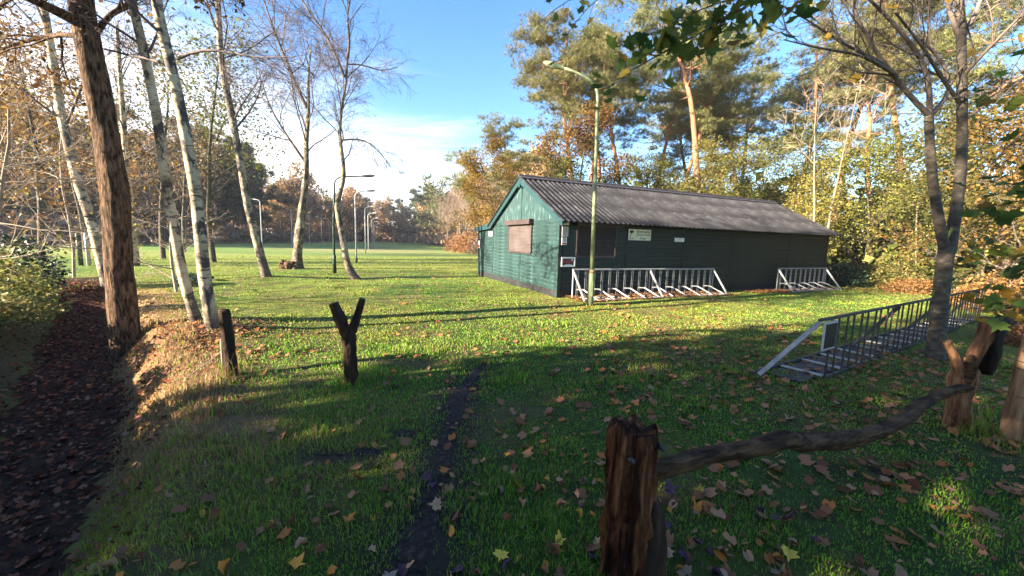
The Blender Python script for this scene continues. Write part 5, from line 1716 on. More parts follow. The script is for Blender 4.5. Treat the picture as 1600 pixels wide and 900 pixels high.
def leafy_spray(root, base, ex, er, nk, ln, leaf_n, size, mats, seed, spread=0.10):
    """a hanging branch with real maple leaves"""
    rg = random.Random(seed); rng = np.random.default_rng(seed)
    S = dict(n=[5, 4, 3], wob=[0.12, 0.14, 0.14], trop=[-0.1, -0.15, -0.2], max=1, kids=[5, 0, 0], t0=[0.2, 0.2, 0], ang=[(0.5, 1.0), (0.5, 0.9), (0, 0)], ratio=[0.5, 0.5, 0], rmin=0.0022, rr=0.45, taper=0.4)
    ep = [p - base for p in smooth_pts([Vector(q) for q in ex], 11)]
    rr = [er[0] + (er[1] - er[0]) * i / 10 for i in range(11)]
    lines, tips = [(ep, rr, 0)], []
    kids(rg, ep, rr, ln, 0, S, lines, tips, 0.12, nk)
    V, F = tubes(lines, 6)
    br = mesh_obj('branch', np_mesh('branch', V, F, MAT['twig'], True), root)
    P = pick(tips, leaf_n, rng) + rng.normal(size=(leaf_n, 3)) * np.array([spread, spread, spread * 0.8]) - np.array([0, 0, spread * 0.5])
    for i, p in enumerate(P):
        k = rg.randrange(len(mats))
        o = mesh_obj('leaf', ML[mats[k]][rg.randrange(4)], br)
        o.location = tuple(p)
        s = size * rg.uniform(0.7, 1.2)
        o.scale = (s, s, s)
        o.rotation_euler = (rg.gauss(0, 0.75), rg.gauss(0, 0.6), rg.uniform(0, 6.28))


ML = {}
for mn in ('maple_green', 'maple_turn', 'maple_gold'):
    ML[mn] = [np_mesh('leaf', MAPLE[i][0], MAPLE[i][1], MAT[mn], True) for i in range(4)]


def vary_leaf(name, cols, seed):
    return leaf_mat(name, cols, 0.45, 0.45, 0.35)


for mn in ML:      # one leaf is one object here, so the colour spread comes from the object
    m = MAT[mn]
    t_ = m.node_tree
    rp = [n_ for n_ in t_.nodes if n_.type == 'VALTORGB'][0]
    oi = [n_ for n_ in t_.nodes if n_.type == 'OBJECT_INFO'][0]
    t_.links.new(oi.outputs['Random'], rp.inputs[0])


def overhanging_maple():
    base = Vector((4.0, -1.6, 0.0))
    root = empty('maple_tree', base)
    tag(root, 'leafy maple whose green boughs hang into the top of the view', 'maple tree')
    keys = [(4.0, -1.6, -0.1), (4.02, -1.58, 2.0), (3.95, -1.5, 4.0), (3.9, -1.4, 6.5)]
    traced_trunk('trunk', [Vector(k) for k in keys], 0.17, 0.09, MAT['bark'], root, base, 14, 0.05, 1.3, 18, 12)
    MB().tube([Vector(q) - base for q in smooth_pts([Vector((3.97, -1.5, 3.6)), Vector((3.5, -0.3, 4.1)), Vector((2.9, 1.0, 4.1)), Vector((2.3, 2.0, 3.75)), Vector((1.8, 2.5, 3.29))], 14)], [0.06 - 0.045 * i / 13 for i in range(14)], 8).build('limb', MAT['twig'], root, True)
    leafy_spray(root, base, [(1.84, 2.5, 3.33), (1.51, 2.55, 3.14), (1.2, 2.6, 2.96), (0.89, 2.6, 2.8), (0.72, 2.6, 2.7), (0.61, 2.6, 2.63)], (0.012, 0.003), 13, 0.5, 95, 0.145, ('maple_green', 'maple_green', 'maple_turn'), 611, 0.07)
    leafy_spray(root, base, [(1.85, 2.4, 3.39), (1.62, 2.4, 3.22), (1.38, 2.4, 3.08), (1.16, 2.45, 3.02), (1.01, 2.45, 2.96)], (0.010, 0.003), 10, 0.6, 70, 0.15, ('maple_green', 'maple_green', 'maple_green', 'maple_turn'), 612, 0.08)
    leafy_spray(root, base, [(1.58, 2.9, 3.83), (1.12, 3.0, 3.6), (0.7, 3.1, 3.51), (0.51, 3.1, 3.37), (0.38, 3.1, 3.19), (0.33, 3.1, 3.11)], (0.008, 0.002), 9, 0.3, 20, 0.10, ('maple_turn', 'maple_gold', 'maple_turn', 'maple_green'), 613, 0.07)
    leafy_spray(root, base, [(1.28, 3.0, 3.81), (0.88, 3.1, 3.6), (0.56, 3.1, 3.46), (0.27, 3.1, 3.37), (0.16, 3.1, 3.23)], (0.006, 0.002), 7, 0.28, 12, 0.09, ('maple_turn', 'maple_turn', 'maple_gold'), 614, 0.06)
    # crown over and behind the viewer
    rng = np.random.default_rng(66); rg = random.Random(66)
    lines, tips = [], []
    for k in range(9):
        a = rg.uniform(1.2, 5.2)
        grow(rg, Vector((-0.05, 0.1, 4.2 + 0.28 * k)), Vector((math.cos(a), -abs(math.sin(a)), 0.5)).normalized(), 3.0, 0.05, 0, OAK_TWIGS, lines, tips)
    V, F = tubes(lines, 5)
    mesh_obj('branches', np_mesh('branches', V, F, MAT['twig'], True), root)
    mesh_obj('crown', leaves_mesh('crown', SIMPLE_MAPLE, pick(tips, 3500, rng), 0.15, MAT['olive'], rng, 0.3, 0.12), root)


overhanging_maple()


def edge_maple():
    base = Vector((4.75, 2.55, 0.0))
    root = empty('maple_sapling', base)
    tag(root, 'young maple with large green leaves at the right edge', 'sapling')
    traced_trunk('trunk', [Vector(q) for q in ((4.75, 2.55, -0.1), (4.70, 2.58, 1.2), (4.6, 2.62, 2.6), (4.5, 2.65, 3.9))], 0.035, 0.016, MAT['bark'], root, base, 10, 0.05, 1.3, 14, 14)
    for i, (ex, n_, mats) in enumerate((
        (((4.55, 2.62, 3.0), (3.42, 2.8, 2.85), (3.32, 2.8, 2.64), (3.21, 2.8, 2.51)), 12, ('maple_green', 'maple_green', 'maple_turn')),
        (((4.62, 2.62, 2.5), (3.52, 2.8, 2.52), (3.41, 2.8, 2.3), (3.3, 2.8, 2.15)), 16, ('maple_green', 'maple_turn')),
        (((4.65, 2.6, 2.1), (3.65, 2.85, 2.19), (3.48, 2.85, 2.0), (3.34, 2.9, 1.91)), 18, ('maple_green', 'maple_green', 'maple_turn')),
        (((4.68, 2.6, 1.8), (3.7, 2.85, 1.92), (3.55, 2.85, 1.73), (3.44, 2.9, 1.61)), 17, ('maple_green', 'maple_turn')),
        (((4.70, 2.58, 1.5), (3.76, 2.85, 1.64), (3.64, 2.85, 1.5), (3.54, 2.9, 1.34)), 14, ('maple_turn', 'maple_green', 'maple_green')),
        (((4.70, 2.58, 1.3), (3.88, 2.9, 1.45), (3.76, 2.9, 1.33), (3.73, 3.0, 1.21)), 8, ('maple_turn', 'maple_gold', 'maple_gold')),
        (((4.60, 2.62, 2.8), (3.55, 2.9, 3.19), (3.56, 2.9, 2.98), (3.46, 2.9, 2.81)), 8, ('maple_turn', 'maple_green')))):
        leafy_spray(root, base, ex, (0.007, 0.002), 7, 0.45, int(n_ * 2.4), 0.15, mats, 630 + i, 0.10)


edge_maple()

# ------------------------------------------------------------------ far woods around the field
FAR = {
    'russet': broadleaf(701, 12, 2600, 0.42, MAT['russet'], MAT['bark'], TREE, jit=0.45, tmpl=CARD),
    'green': broadleaf(702, 12, 2600, 0.42, MAT['fargreen'], MAT['bark'], TREE, jit=0.45, tmpl=CARD),
    'bush': broadleaf(703, 10, 2600, 0.40, MAT['russet'], MAT['bark'], BUSHY, jit=0.4, tmpl=CARD),
    'pine': pine(704, 13, 0.22, 60, 26, 0.2, 0.22, mat=MAT['needle_dark'], tuft=0.55),
}
FINE = dict(TREE, kids=[16, 8, 4, 0], t0=[0.22, 0.15, 0.15, 0], ang=[(0.3, 0.7), (0.3, 0.8), (0.3, 0.8), (0, 0)], rmin=0.016)
FAR_BARE = [bare_tree(711, 11, MAT['palebark'], FINE, 0.10, twmat=MAT['tantwig']), bare_tree(712, 10, MAT['palebark'], FINE, 0.09, (0.1, 0), MAT['tantwig']), bare_tree(713, 12, MAT['bark'], FINE, 0.12, twmat=MAT['twig'])]
GRP = {'russet': ('russet leaved tree in the far wood across the field', 'russet trees of the far wood'), 'green': ('dull green tree in the far wood across the field', 'green trees of the far wood'),
       'pine': ('dark pine in the far wood across the field', 'dark pines of the far wood'), 'bare': ('bare pale twigged birch at the field edge left of the shed', 'bare birches left of the shed'), 'dark': ('bare dark tree in the shaded wood edge behind the birches', 'bare trees of the shaded wood')}


WHERE = {'left': 'in the shaded wood left of the field', 'end': 'at the far end of the field', 'right': 'in the wood right of the lamp rows', 'shed': 'behind the bare birches left of the shed'}


def far_tree(kind, x, y, s, rg, mt=None):
    rz = rg.uniform(0, 6.28)
    if kind == 'bare': v = FAR_BARE[rg.randrange(2)]
    elif kind == 'dark': v = FAR_BARE[2]
    else: v = FAR[kind]
    lb, gp = GRP[kind if kind != 'bush' else 'russet']
    if kind not in ('bare', 'dark'):
        wh = 'left' if x < -40 and y < 92 else ('end' if y > 90 and x < -33 else ('right' if y > 86 or x < -14 else 'shed'))
        wd = {'russet': 'russet leaved tree ', 'bush': 'russet tree leafy to the ground ', 'green': 'dull green tree ', 'pine': 'dark pine '}[kind]
        lb = wd + WHERE[wh]; gp = {'russet': 'russet trees ', 'bush': 'low branched russet trees ', 'green': 'green trees ', 'pine': 'dark pines '}[kind] + WHERE[wh]
    place('far_tree' if kind not in ('pine',) else 'far_pine', lb, 'tree', [('trunk', v[0], None), ('crown', v[1], MAT[mt] if mt else None)], (x, y, 0), rz, (s * 1.1, s * 1.1, s * rg.uniform(1.05, 1.3)), gp)


def along(P, n, rg, depth, jit=1.0):
    P = np.array(P, float); seg = np.hypot(*(P[1:] - P[:-1]).T); acc = np.concatenate([[0], np.cumsum(seg)])
    for k in range(n):
        s = (k + rg.random()) / n * acc[-1]
        x = float(np.interp(s, acc, P[:, 0])); y = float(np.interp(s, acc, P[:, 1]))
        i = min(int(np.searchsorted(acc, s)) - 1, len(seg) - 1); i = max(i, 0)
        d = (P[i + 1] - P[i]) / seg[i]
        q = rg.uniform(0, depth)
        yield x - d[1] * q + rg.uniform(-jit, jit), y + d[0] * q + rg.uniform(-jit, jit), s / acc[-1]


rg = random.Random(808)
# left flank, walked away from the viewer: the wood lies on its left
for x, y, u in along([(-44, 36), (-46, 46), (-48, 58), (-52, 76)], 26, rg, 12):
    far_tree(rg.choice(('dark', 'dark', 'pine', 'russet')), x, y, rg.uniform(0.78, 0.98), rg, None)
for x, y, u in along([(-49.5, 66), (-52, 76), (-55, 90)], 9, rg, 5):
    far_tree('pine', x, y, rg.uniform(0.95, 1.2), rg)
for x, y, u in along([(-55, 92), (-55, 112), (-52, 140)], 18, rg, 12):
    far_tree(rg.choice(('russet', 'russet', 'green', 'bush')), x, y, rg.uniform(0.82, 1.05), rg, rg.choice(('farred', 'russet', None)))
for x, y, u in along([(-66, 150), (-48, 146), (-34, 134)], 14, rg, 14):
    far_tree(rg.choice(('russet', 'pine', 'bush', 'green')), x, y, rg.uniform(0.85, 1.1), rg)
# right flank comes back towards the shed
for x, y, u in along([(-33, 130), (-26, 108), (-19, 90)], 16, rg, 12):
    far_tree(rg.choice(('green', 'russet', 'pine', 'bush')), x, y, rg.uniform(0.8, 1.0), rg, None)
for x, y, u in along([(-17, 86), (-12.5, 72), (-8, 58), (-4.2, 50)], 26, rg, 10, 0.6):
    far_tree('bare', x, y, rg.uniform(0.7, 0.95), rg)
for x, y, u in along([(-12, 84), (-4, 66), (2, 52)], 12, rg, 10):
    far_tree(rg.choice(('russet', 'bush', 'green', 'pine')), x, y, rg.uniform(0.8, 1.0), rg, None)
# leafy trees behind the left saplings
for k, (x, y, s, mt, lb) in enumerate(((-24, 19.5, 1.15, 'brown', 'brown leaved oak behind the saplings at the far left'), (-20.5, 22.5, 1.15, 'brown', 'tall oak with thinning brown leaves behind the dark trunk'), (-16.2, 20.8, 1.12, 'olive', 'oak with dull green leaves between the dark trunk and the twin birches'), (-30, 27, 1.2, 'gold', 'golden oak deep behind the far left saplings'), (-27.5, 14.5, 1.0, 'brown', 'brown oak at the outer left edge behind the bank'), (-26.5, 31, 1.1, 'farred', 'reddish brown oak beyond the white leaning birch'))):
    v = FAR_OAK[k % 2] if 'FAR_OAK' in globals() else None
    if v is None:
        FAR_OAK = [broadleaf(721, 9, 4300, 0.13, MAT['brown'], MAT['bark'], dict(TREE, t0=[0.35, 0.2, 0.2, 0]), jit=0.35), broadleaf(722, 9, 3400, 0.13, MAT['brown'], MAT['bark'], dict(TREE, t0=[0.35, 0.2, 0.2, 0]), jit=0.35)]
        v = FAR_OAK[0]
    place('oak_tree', lb, 'oak tree', [('trunk', v[0], None), ('crown', v[1], MAT[mt])], (x, y, 0), k * 1.7, s, 'oaks behind the left saplings')


def wood_mass(name, label, P, n, depth, h, seed, mats, size=0.9):
    """the depth of a wood that reads as one mass: trunks and twig clumps"""
    rg = random.Random(seed); rng = np.random.default_rng(seed)
    root_lines, pts = [], []
    for x, y, u in along(P, n, rg, depth, 2.0):
        hh = h * rg.uniform(0.75, 1.1)
        root_lines.append(([Vector((x, y, -0.2)), Vector((x + rg.uniform(-0.4, 0.4), y, hh * 0.5)), Vector((x + rg.uniform(-0.8, 0.8), y, hh))], [0.16, 0.11, 0.03], 1))
        m = 70
        q = rng.normal(size=(m, 3)) * np.array([1.5, 1.5, hh * 0.24]) + np.array([x, y, hh * 0.58])
        q[:, 2] = np.clip(q[:, 2], 0.3, hh)
        q[:14, 2] = rng.random(14) * 1.6
        pts.append(q)
    V, F = tubes(root_lines, 6)
    V2, F2 = scatter(CARD[0], CARD[1], np.concatenate(pts), size * (0.5 + rng.random(n * 70)), rand_rot(n * 70, rng, 0.1))
    me = np_mesh(name, np.concatenate([V, V2]), np.concatenate([F, F2 + len(V)]), MAT[mats[0]])
    me.materials.append(MAT[mats[1]])
    idx = np.concatenate([np.zeros(len(F), np.int32), np.ones(len(F2), np.int32)])
    me.polygons.foreach_set('material_index', idx)
    tag(mesh_obj(name, me), label, None, None, 'stuff')


wood_mass('woods', 'dark depth of the far wood left of the field', [(-55, 30), (-60, 60), (-66, 110), (-66, 155)], 210, 24, 11, 901, ('twig', 'farred'))
wood_mass('woods', 'depth of the far wood closing the field', [(-80, 165), (-45, 160), (-20, 128), (-8, 92), (4, 62)], 190, 22, 10.5, 902, ('twig', 'farred'))
wood_mass('woods', 'depth of the wood behind the shed', [(2, 44), (14, 40), (30, 34), (40, 22), (44, 8)], 170, 16, 8.5, 903, ('bark', 'olive'), 0.8)
wood_mass('undergrowth', 'undergrowth beneath the trees behind the shed', [(0, 31), (10, 29.5), (20, 25.5), (26, 19.5), (26, 12), (24, 6)], 90, 3.5, 3.0, 904, ('bark', 'olive'), 0.42)


wood_mass('woods', 'thicket at the far end of the field', [(-78, 156), (-50, 153), (-34, 140), (-20, 116)], 150, 7, 5.5, 906, ('twig', 'farred'), 1.3)
wood_mass('undergrowth', 'low undergrowth along the far edges of the field', [(-46, 34), (-50, 62), (-57, 100), (-62, 150), (-48, 150), (-32, 132), (-20, 100), (-10, 74), (0, 52)], 330, 4, 2.6, 905, ('twig', 'farred'), 0.7)


def brown_scrub():
    # russet scrub in front of the bare birches, left of the shed
    for k, (x, y, s) in enumerate(((-5.2, 46, 2.1), (-3.0, 43, 2.0), (-7.5, 52, 1.9), (-2.0, 40, 1.5))):
        bush(1, x, y, s, k * 1.3, 'tantwig' if k % 2 else 'fern', ('rounded russet scrub, second from the shed wall', 'large rounded russet scrub close to the shed wall', 'farthest rounded russet scrub left of the shed', 'russet scrub half hidden by the shed wall')[k if k < 4 else 3], 'russet scrub left of the shed', 0.95, 'scrub_bush')


brown_scrub()

# bank vegetation at the left
B_G = 'bushes on the left bank'
bush(1, -9.4, 6.9, 0.85, 0.3, 'bramble', 'sunlit yellow green bramble on the left bank', B_G)
bush(0, -8.4, 5.9, 0.72, 1.3, 'bramble', 'lower bramble nearest the sunken path on the left bank', B_G, 0.8)
bush(1, -13.0, 10.0, 0.95, 2.0, 'holly', 'dark glossy holly bush behind the bramble', B_G, 1.1, 'holly_bush')
bush(0, -11.0, 8.0, 0.8, 2.6, 'bramble', 'bramble behind the sunlit one on the left bank', B_G)
bush(0, -9.6, 11.4, 0.42, 3.1, 'holly', 'small dark evergreen sprig right of the oak foot', B_G, 1.0, 'holly_bush')
for k, (x, y, s, mt) in enumerate(((-6.4, 3.3, 0.75, 'ivy'), (-7.4, 4.2, 0.75, 'ivy'), (-8.3, 4.9, 0.85, 'ivy'), (-5.4, 2.3, 0.8, 'ivy'), (-4.6, 1.3, 0.8, 'ivy'), (-4.0, 0.3, 0.8, 'ivy'))):
    bush(2, x, y, s * 1.2, k * 0.9, mt, 'low ivy clump spreading over the shaded left bank', 'ivy clumps on the left bank', 1.0, 'ivy_clump')
# hedge outside the view that shades the hollow
for k, (x, y, s, sz) in enumerate(((-8.6, 2.6, 0.95, 0.34), (-9.9, 3.8, 0.95, 0.37), (-11.4, 5.0, 0.95, 0.37), (-13.2, 6.4, 1.0, 0.40), (-15.0, 8.0, 1.0, 0.52), (-7.4, 1.4, 0.95, 0.32))):
    bush(0, x, y, s, k * 1.1, 'bramble', 'low bramble hedge on the outer left bank', 'hedge on the outer left bank', sz, 'bramble_hedge')
o = MB().tube([(-10.9, 12.6, 0.16), (-10.2, 12.4, 0.22), (-9.5, 12.1, 0.18)], [0.06, 0.055, 0.045], 8, True, 0.1).build('fallen_log', MAT['darkwood'], None, True)
tag(o, 'short dark log lying behind the oak foot', 'log')


def shade_wood():
    """the wood at the viewer's back, whose edge runs along the sun's direction and shades the near lawn"""
    n_ = Vector((-SUN_AZ[1], SUN_AZ[0], 0)); d_ = Vector((-SUN_AZ[0], -SUN_AZ[1], 0))
    rg = random.Random(77); rng = np.random.default_rng(77)
    lines, pts = [], []
    for s, t, h, rc, m in ((-3.1, -11.0, 9.5, 1.9, 1500), (-2.9, -16, 13.0, 2.0, 1700), (-1.2, -8.5, 7.5, 1.8, 1400), (1.2, -12, 12.0, 2.5, 2200), (4.2, -10, 11.5, 2.5, 2100), (4.5, -15, 13.5, 2.6, 2000), (7.5, -12, 12.5, 2.6, 2000), (11, -11, 12, 2.8, 1900), (14.5, -13, 12, 2.8, 1800), (8.5, -18, 14, 2.6, 1700), (1.0, -18, 14, 2.4, 1900), (18, -13, 11, 2.8, 1300)):
        b = n_ * s + d_ * t
        lines.append(([b + Vector((0, 0, -0.2)), b + Vector((rg.uniform(-0.2, 0.2), 0, h * 0.45)), b + Vector((rg.uniform(-0.4, 0.4), 0, h))], [0.18, 0.13, 0.03], 0))
        q = rng.normal(size=(m, 3)); q /= np.linalg.norm(q, axis=1, keepdims=True)
        q *= rng.random((m, 1)) ** 0.4
        lump = 0.8 + 0.45 * fbm(q[:, 0] * 2 + s, q[:, 1] * 2 + q[:, 2] * 1.5 + t, 5, 3)
        pts.append(q * lump[:, None] * np.array([rc, rc, h * 0.47]) + np.array([b.x, b.y, h * 0.53]))
    # low growth under the trees
    for k in range(60):
        b = n_ * rg.uniform(-3.2, 18) + d_ * rg.uniform(-14, -8)
        pts.append(rng.normal(size=(110, 3)) * np.array([0.6, 0.6, 0.5]) + np.array([b.x, b.y, 1.0]))
    P = np.concatenate(pts)
    V, F = tubes(lines, 8)
    V2, F2 = scatter(LEAF4[0], LEAF4[1], P, 0.375 * (0.7 + 0.6 * rng.random(len(P))), rand_rot(len(P), rng, 0.0))
    me = np_mesh('woods', np.concatenate([V, V2]), np.concatenate([F, F2 + len(V)]), MAT['bark'])
    me.materials.append(MAT['olive'])
    me.polygons.foreach_set('material_index', np.concatenate([np.zeros(len(F), np.int32), np.ones(len(F2), np.int32)]))
    tag(mesh_obj('woods', me), 'leafy wood behind the viewer that shades the near lawn', None, None, 'stuff')


shade_wood()

# ------------------------------------------------------------------ fallen leaves
TRACKD = TRACK


def fallen_leaves():
    rng = np.random.default_rng(1234); rg = random.Random(1234)
    # candidate spots in the open part of the lawn, denser towards the maples
    spots = []
    while len(spots) < 1100:
        th = rng.uniform(-0.93, 1.0); r_ = 1.25 + 9.5 * rng.random() ** 1.35
        x, y = math.sin(th) * r_, math.cos(th) * r_
        if y < 0.9: continue
        dens = 0.22 + 0.55 * float(sstep(-1.5, 3.0, np.array(x))) + 0.25 * (0 < x) * (y < 4)
        if rng.random() > dens * (0.12 + 1.9 * float(fbm(np.array([x * 1.3]), np.array([y * 1.3]), 77, 3)[0]) ** 2): continue
        d, s = poly_dist(np.array([x]), np.array([y]), PATH)
        if d[0] < 0.5: continue
        spots.append((x, y))
    P = np.array(spots)
    r_ = np.hypot(P[:, 0], P[:, 1])
    order = np.argsort(r_)
    meshes = {}
    for k in FALLEN:
        meshes[k] = []
        for i in range(5):
            V, F = maple_leaf(0.30 * rg.uniform(0.2, 1.5), 0.20 * rg.uniform(-0.5, 1.4), 50 + i * 7 + hash(len(k)) % 5)
            meshes[k].append(np_mesh('fallen_leaf', V, F, FALLEN[k], True))
    small = []
    for i in range(4):
        m = MB()
        n = 12
        V = [(0, 0, 0.03)]
        for q in range(n):
            a = 2 * math.pi * q / n
            V.append((0.28 * math.cos(a) * (1 - 0.25 * math.sin(a)), 0.5 * math.sin(a), 0.30 * math.cos(a) ** 2 + 0.16 * math.sin(a) ** 2 * rg.uniform(-1, 1) + rg.uniform(-0.02, 0.02)))
        m.v = V; m.f = [(0, 1 + q, 1 + (q + 1) % n) for q in range(n)]
        small.append(m)
    ovals = {k: [s.mesh('fallen_leaf', FALLEN[k], True) for s in small[:2]] for k in FALLEN}
    names = ['brown'] * 8 + ['tan'] * 7 + ['orange'] * 3 + ['yellow'] * 2 + ['grey'] * 2 + ['purple'] * 2
    LBL = {'brown': 'curled dark brown fallen leaf lying on the near lawn', 'tan': 'pale tan fallen leaf lying on the near lawn', 'orange': 'orange fallen leaf lying on the near lawn', 'yellow': 'yellow fallen leaf lying on the near lawn', 'grey': 'pale grey fallen leaf lying on the near lawn', 'purple': 'dark purple fallen leaf lying on the near lawn'}
    for n, i in enumerate(order[:300]):
        x, y = P[i]
        k = rg.choice(names)
        big = rg.random() < 0.55
        me = rg.choice(meshes[k]) if big else rg.choice(ovals[k])
        s = (rg.uniform(0.085, 0.165) if big else rg.uniform(0.04, 0.08)) * (1.0 if x > 0.8 else 0.85)
        o = mesh_obj('fallen_leaf', me, None, (x, y, gz1(x, y) + 0.018 + 0.018 * rg.random()), (rg.gauss(0, 0.38), rg.gauss(0, 0.38), rg.uniform(0, 6.28)))
        o.scale = (s * rg.uniform(0.7, 1.1), s, s * rg.uniform(0.8, 2.6))
        wh = 'left of the muddy track' if x < -0.47 else ('between muddy track and rotten post' if x < 0.6 else ('near the crooked rail' if y < 2.9 else 'between crooked rail and lawn rack'))
        sh = 'lobed' if big else 'small oval'
        tag(o, LBL[k].replace('leaf', sh + ' leaf', 1).replace('lying ', '').replace('on the near lawn', 'on the grass ' + wh), 'leaf', k + ' ' + sh + ' fallen leaves ' + wh)
    # the rest is one carpet
    Q = P[order[300:]]
    ex = []
    def add(n, f):
        a = f(n)
        ex.append(a)
    # lawn further out
    th = rng.uniform(-0.9, 1.0, 7000); rr = 2.2 + 16 * rng.random(7000) ** 1.1
    A = np.stack([np.sin(th) * rr, np.cos(th) * rr], 1)
    keep = rng.random(len(A)) < (0.25 + 0.55 * sstep(-2, 5, A[:, 0])) * (0.3 + 1.1 * vnoise(A[:, 0] * 0.8, A[:, 1] * 0.8, 5))
    d, s = poly_dist(A[:, 0], A[:, 1], PATH)
    keep &= d > 0.45
    lx = (A[:, 0] - C0.x) * math.cos(SHED_RZ) + (A[:, 1] - C0.y) * math.sin(SHED_RZ); ly = -(A[:, 0] - C0.x) * math.sin(SHED_RZ) + (A[:, 1] - C0.y) * math.cos(SHED_RZ)
    keep &= ~((lx > -0.1) & (lx < LEN + 0.2) & (ly > -0.1))
    Q = np.concatenate([Q, A[keep]])
    # around the maple foot and the birches
    for cx, cy, sx, sy, n in ((6.3, 5.4, 0.8, 0.5, 260), (5.2, 5.2, 1.3, 0.35, 220), (-4.6, 5.7, 0.5, 0.4, 500), (-3.4, 5.0, 0.5, 0.2, 150), (4.6, 4.2, 0.7, 0.4, 160)):
        Q = np.concatenate([Q, rng.normal(size=(n, 2)) * np.array([sx, sy]) + np.array([cx, cy])])
    nb = len(Q)
    A = np.stack([rng.uniform(0.9, 7.0, 1500), rng.uniform(1.7, 6.8, 1500)], 1)
    A = A[(A[:, 0] < 1.4 * A[:, 1] + 0.3) & (rng.random(1500) < 1.3 * fbm(A[:, 0] * 1.2, A[:, 1] * 1.2, 78, 3) ** 1.5)]
    Q = np.concatenate([Q, A])
    SZ = np.full(len(Q), 0.058); SZ[:len(P) - 300] = 0.078; SZ[nb:] = 0.074
    V, F = scatter(SIMPLE_MAPLE[0], SIMPLE_MAPLE[1], np.stack([Q[:, 0], Q[:, 1], gz(Q[:, 0], Q[:, 1]) + 0.014 + 0.018 * rng.random(len(Q))], 1), SZ * (0.35 + 1.1 * rng.random(len(Q)) ** 1.4), rand_rot(len(Q), rng, 1.9))
    tag(mesh_obj('leaf_litter', np_mesh('leaf_litter', V, F, MAT['litter'])), 'scattered small fallen leaves over the lawn', None, None, 'stuff')
    # on the sunken path
    n = 9000
    s = rng.random(n) ** 0.8 * 17 + 3.0
    acc = np.concatenate([[0], np.cumsum(np.hypot(*(PATH[1:] - PATH[:-1]).T))])
    px = np.interp(s, acc, PATH[:, 0]); py = np.interp(s, acc, PATH[:, 1])
    q = rng.normal(size=(n, 2)) * 0.38
    px, py = px + q[:, 0], py + q[:, 1]
    V, F = scatter(SIMPLE_MAPLE[0], SIMPLE_MAPLE[1], np.stack([px, py, gz(px, py) + 0.022 + 0.012 * rng.random(n)], 1), 0.046 * (0.3 + 1.1 * rng.random(n) ** 1.8), rand_rot(n, rng, 1.2))
    tag(mesh_obj('leaf_litter', np_mesh('leaf_litter', V, F, MAT['pathlitter'])), 'dark fallen leaves covering the sunken path', None, None, 'stuff')
    # rusty litter under the racks and by the wood edge
    pts = []
    for lx0, lx1, ly0, ly1, n in ((0.2, 6.4, -1.0, -0.05, 2600), (7.6, 9.6, -0.9, -0.2, 900), (9.4, 12.8, -0.9, -0.1, 500)):
        a = rng.uniform(lx0, lx1, n); b = rng.uniform(ly0, ly1, n)
        pts.append(np.stack([C0.x + a * math.cos(SHED_RZ) - b * math.sin(SHED_RZ), C0.y + a * math.sin(SHED_RZ) + b * math.cos(SHED_RZ)], 1))
    a = rng.normal(size=(1600, 2)) * np.array([2.0, 0.7]) + np.array([17.0, 15.2])
    pts.append(a)
    Q = np.concatenate(pts)
    V, F = scatter(LEAF4[0], LEAF4[1], np.stack([Q[:, 0], Q[:, 1], gz(Q[:, 0], Q[:, 1]) + 0.02 + 0.03 * rng.random(len(Q))], 1), 0.09 * (0.5 + 0.9 * rng.random(len(Q))), rand_rot(len(Q), rng, 1.6))
    tag(mesh_obj('leaf_litter', np_mesh('leaf_litter', V, F, MAT['fern'])), 'rust coloured litter under the racks and by the wood edge', None, None, 'stuff')


fallen_leaves()


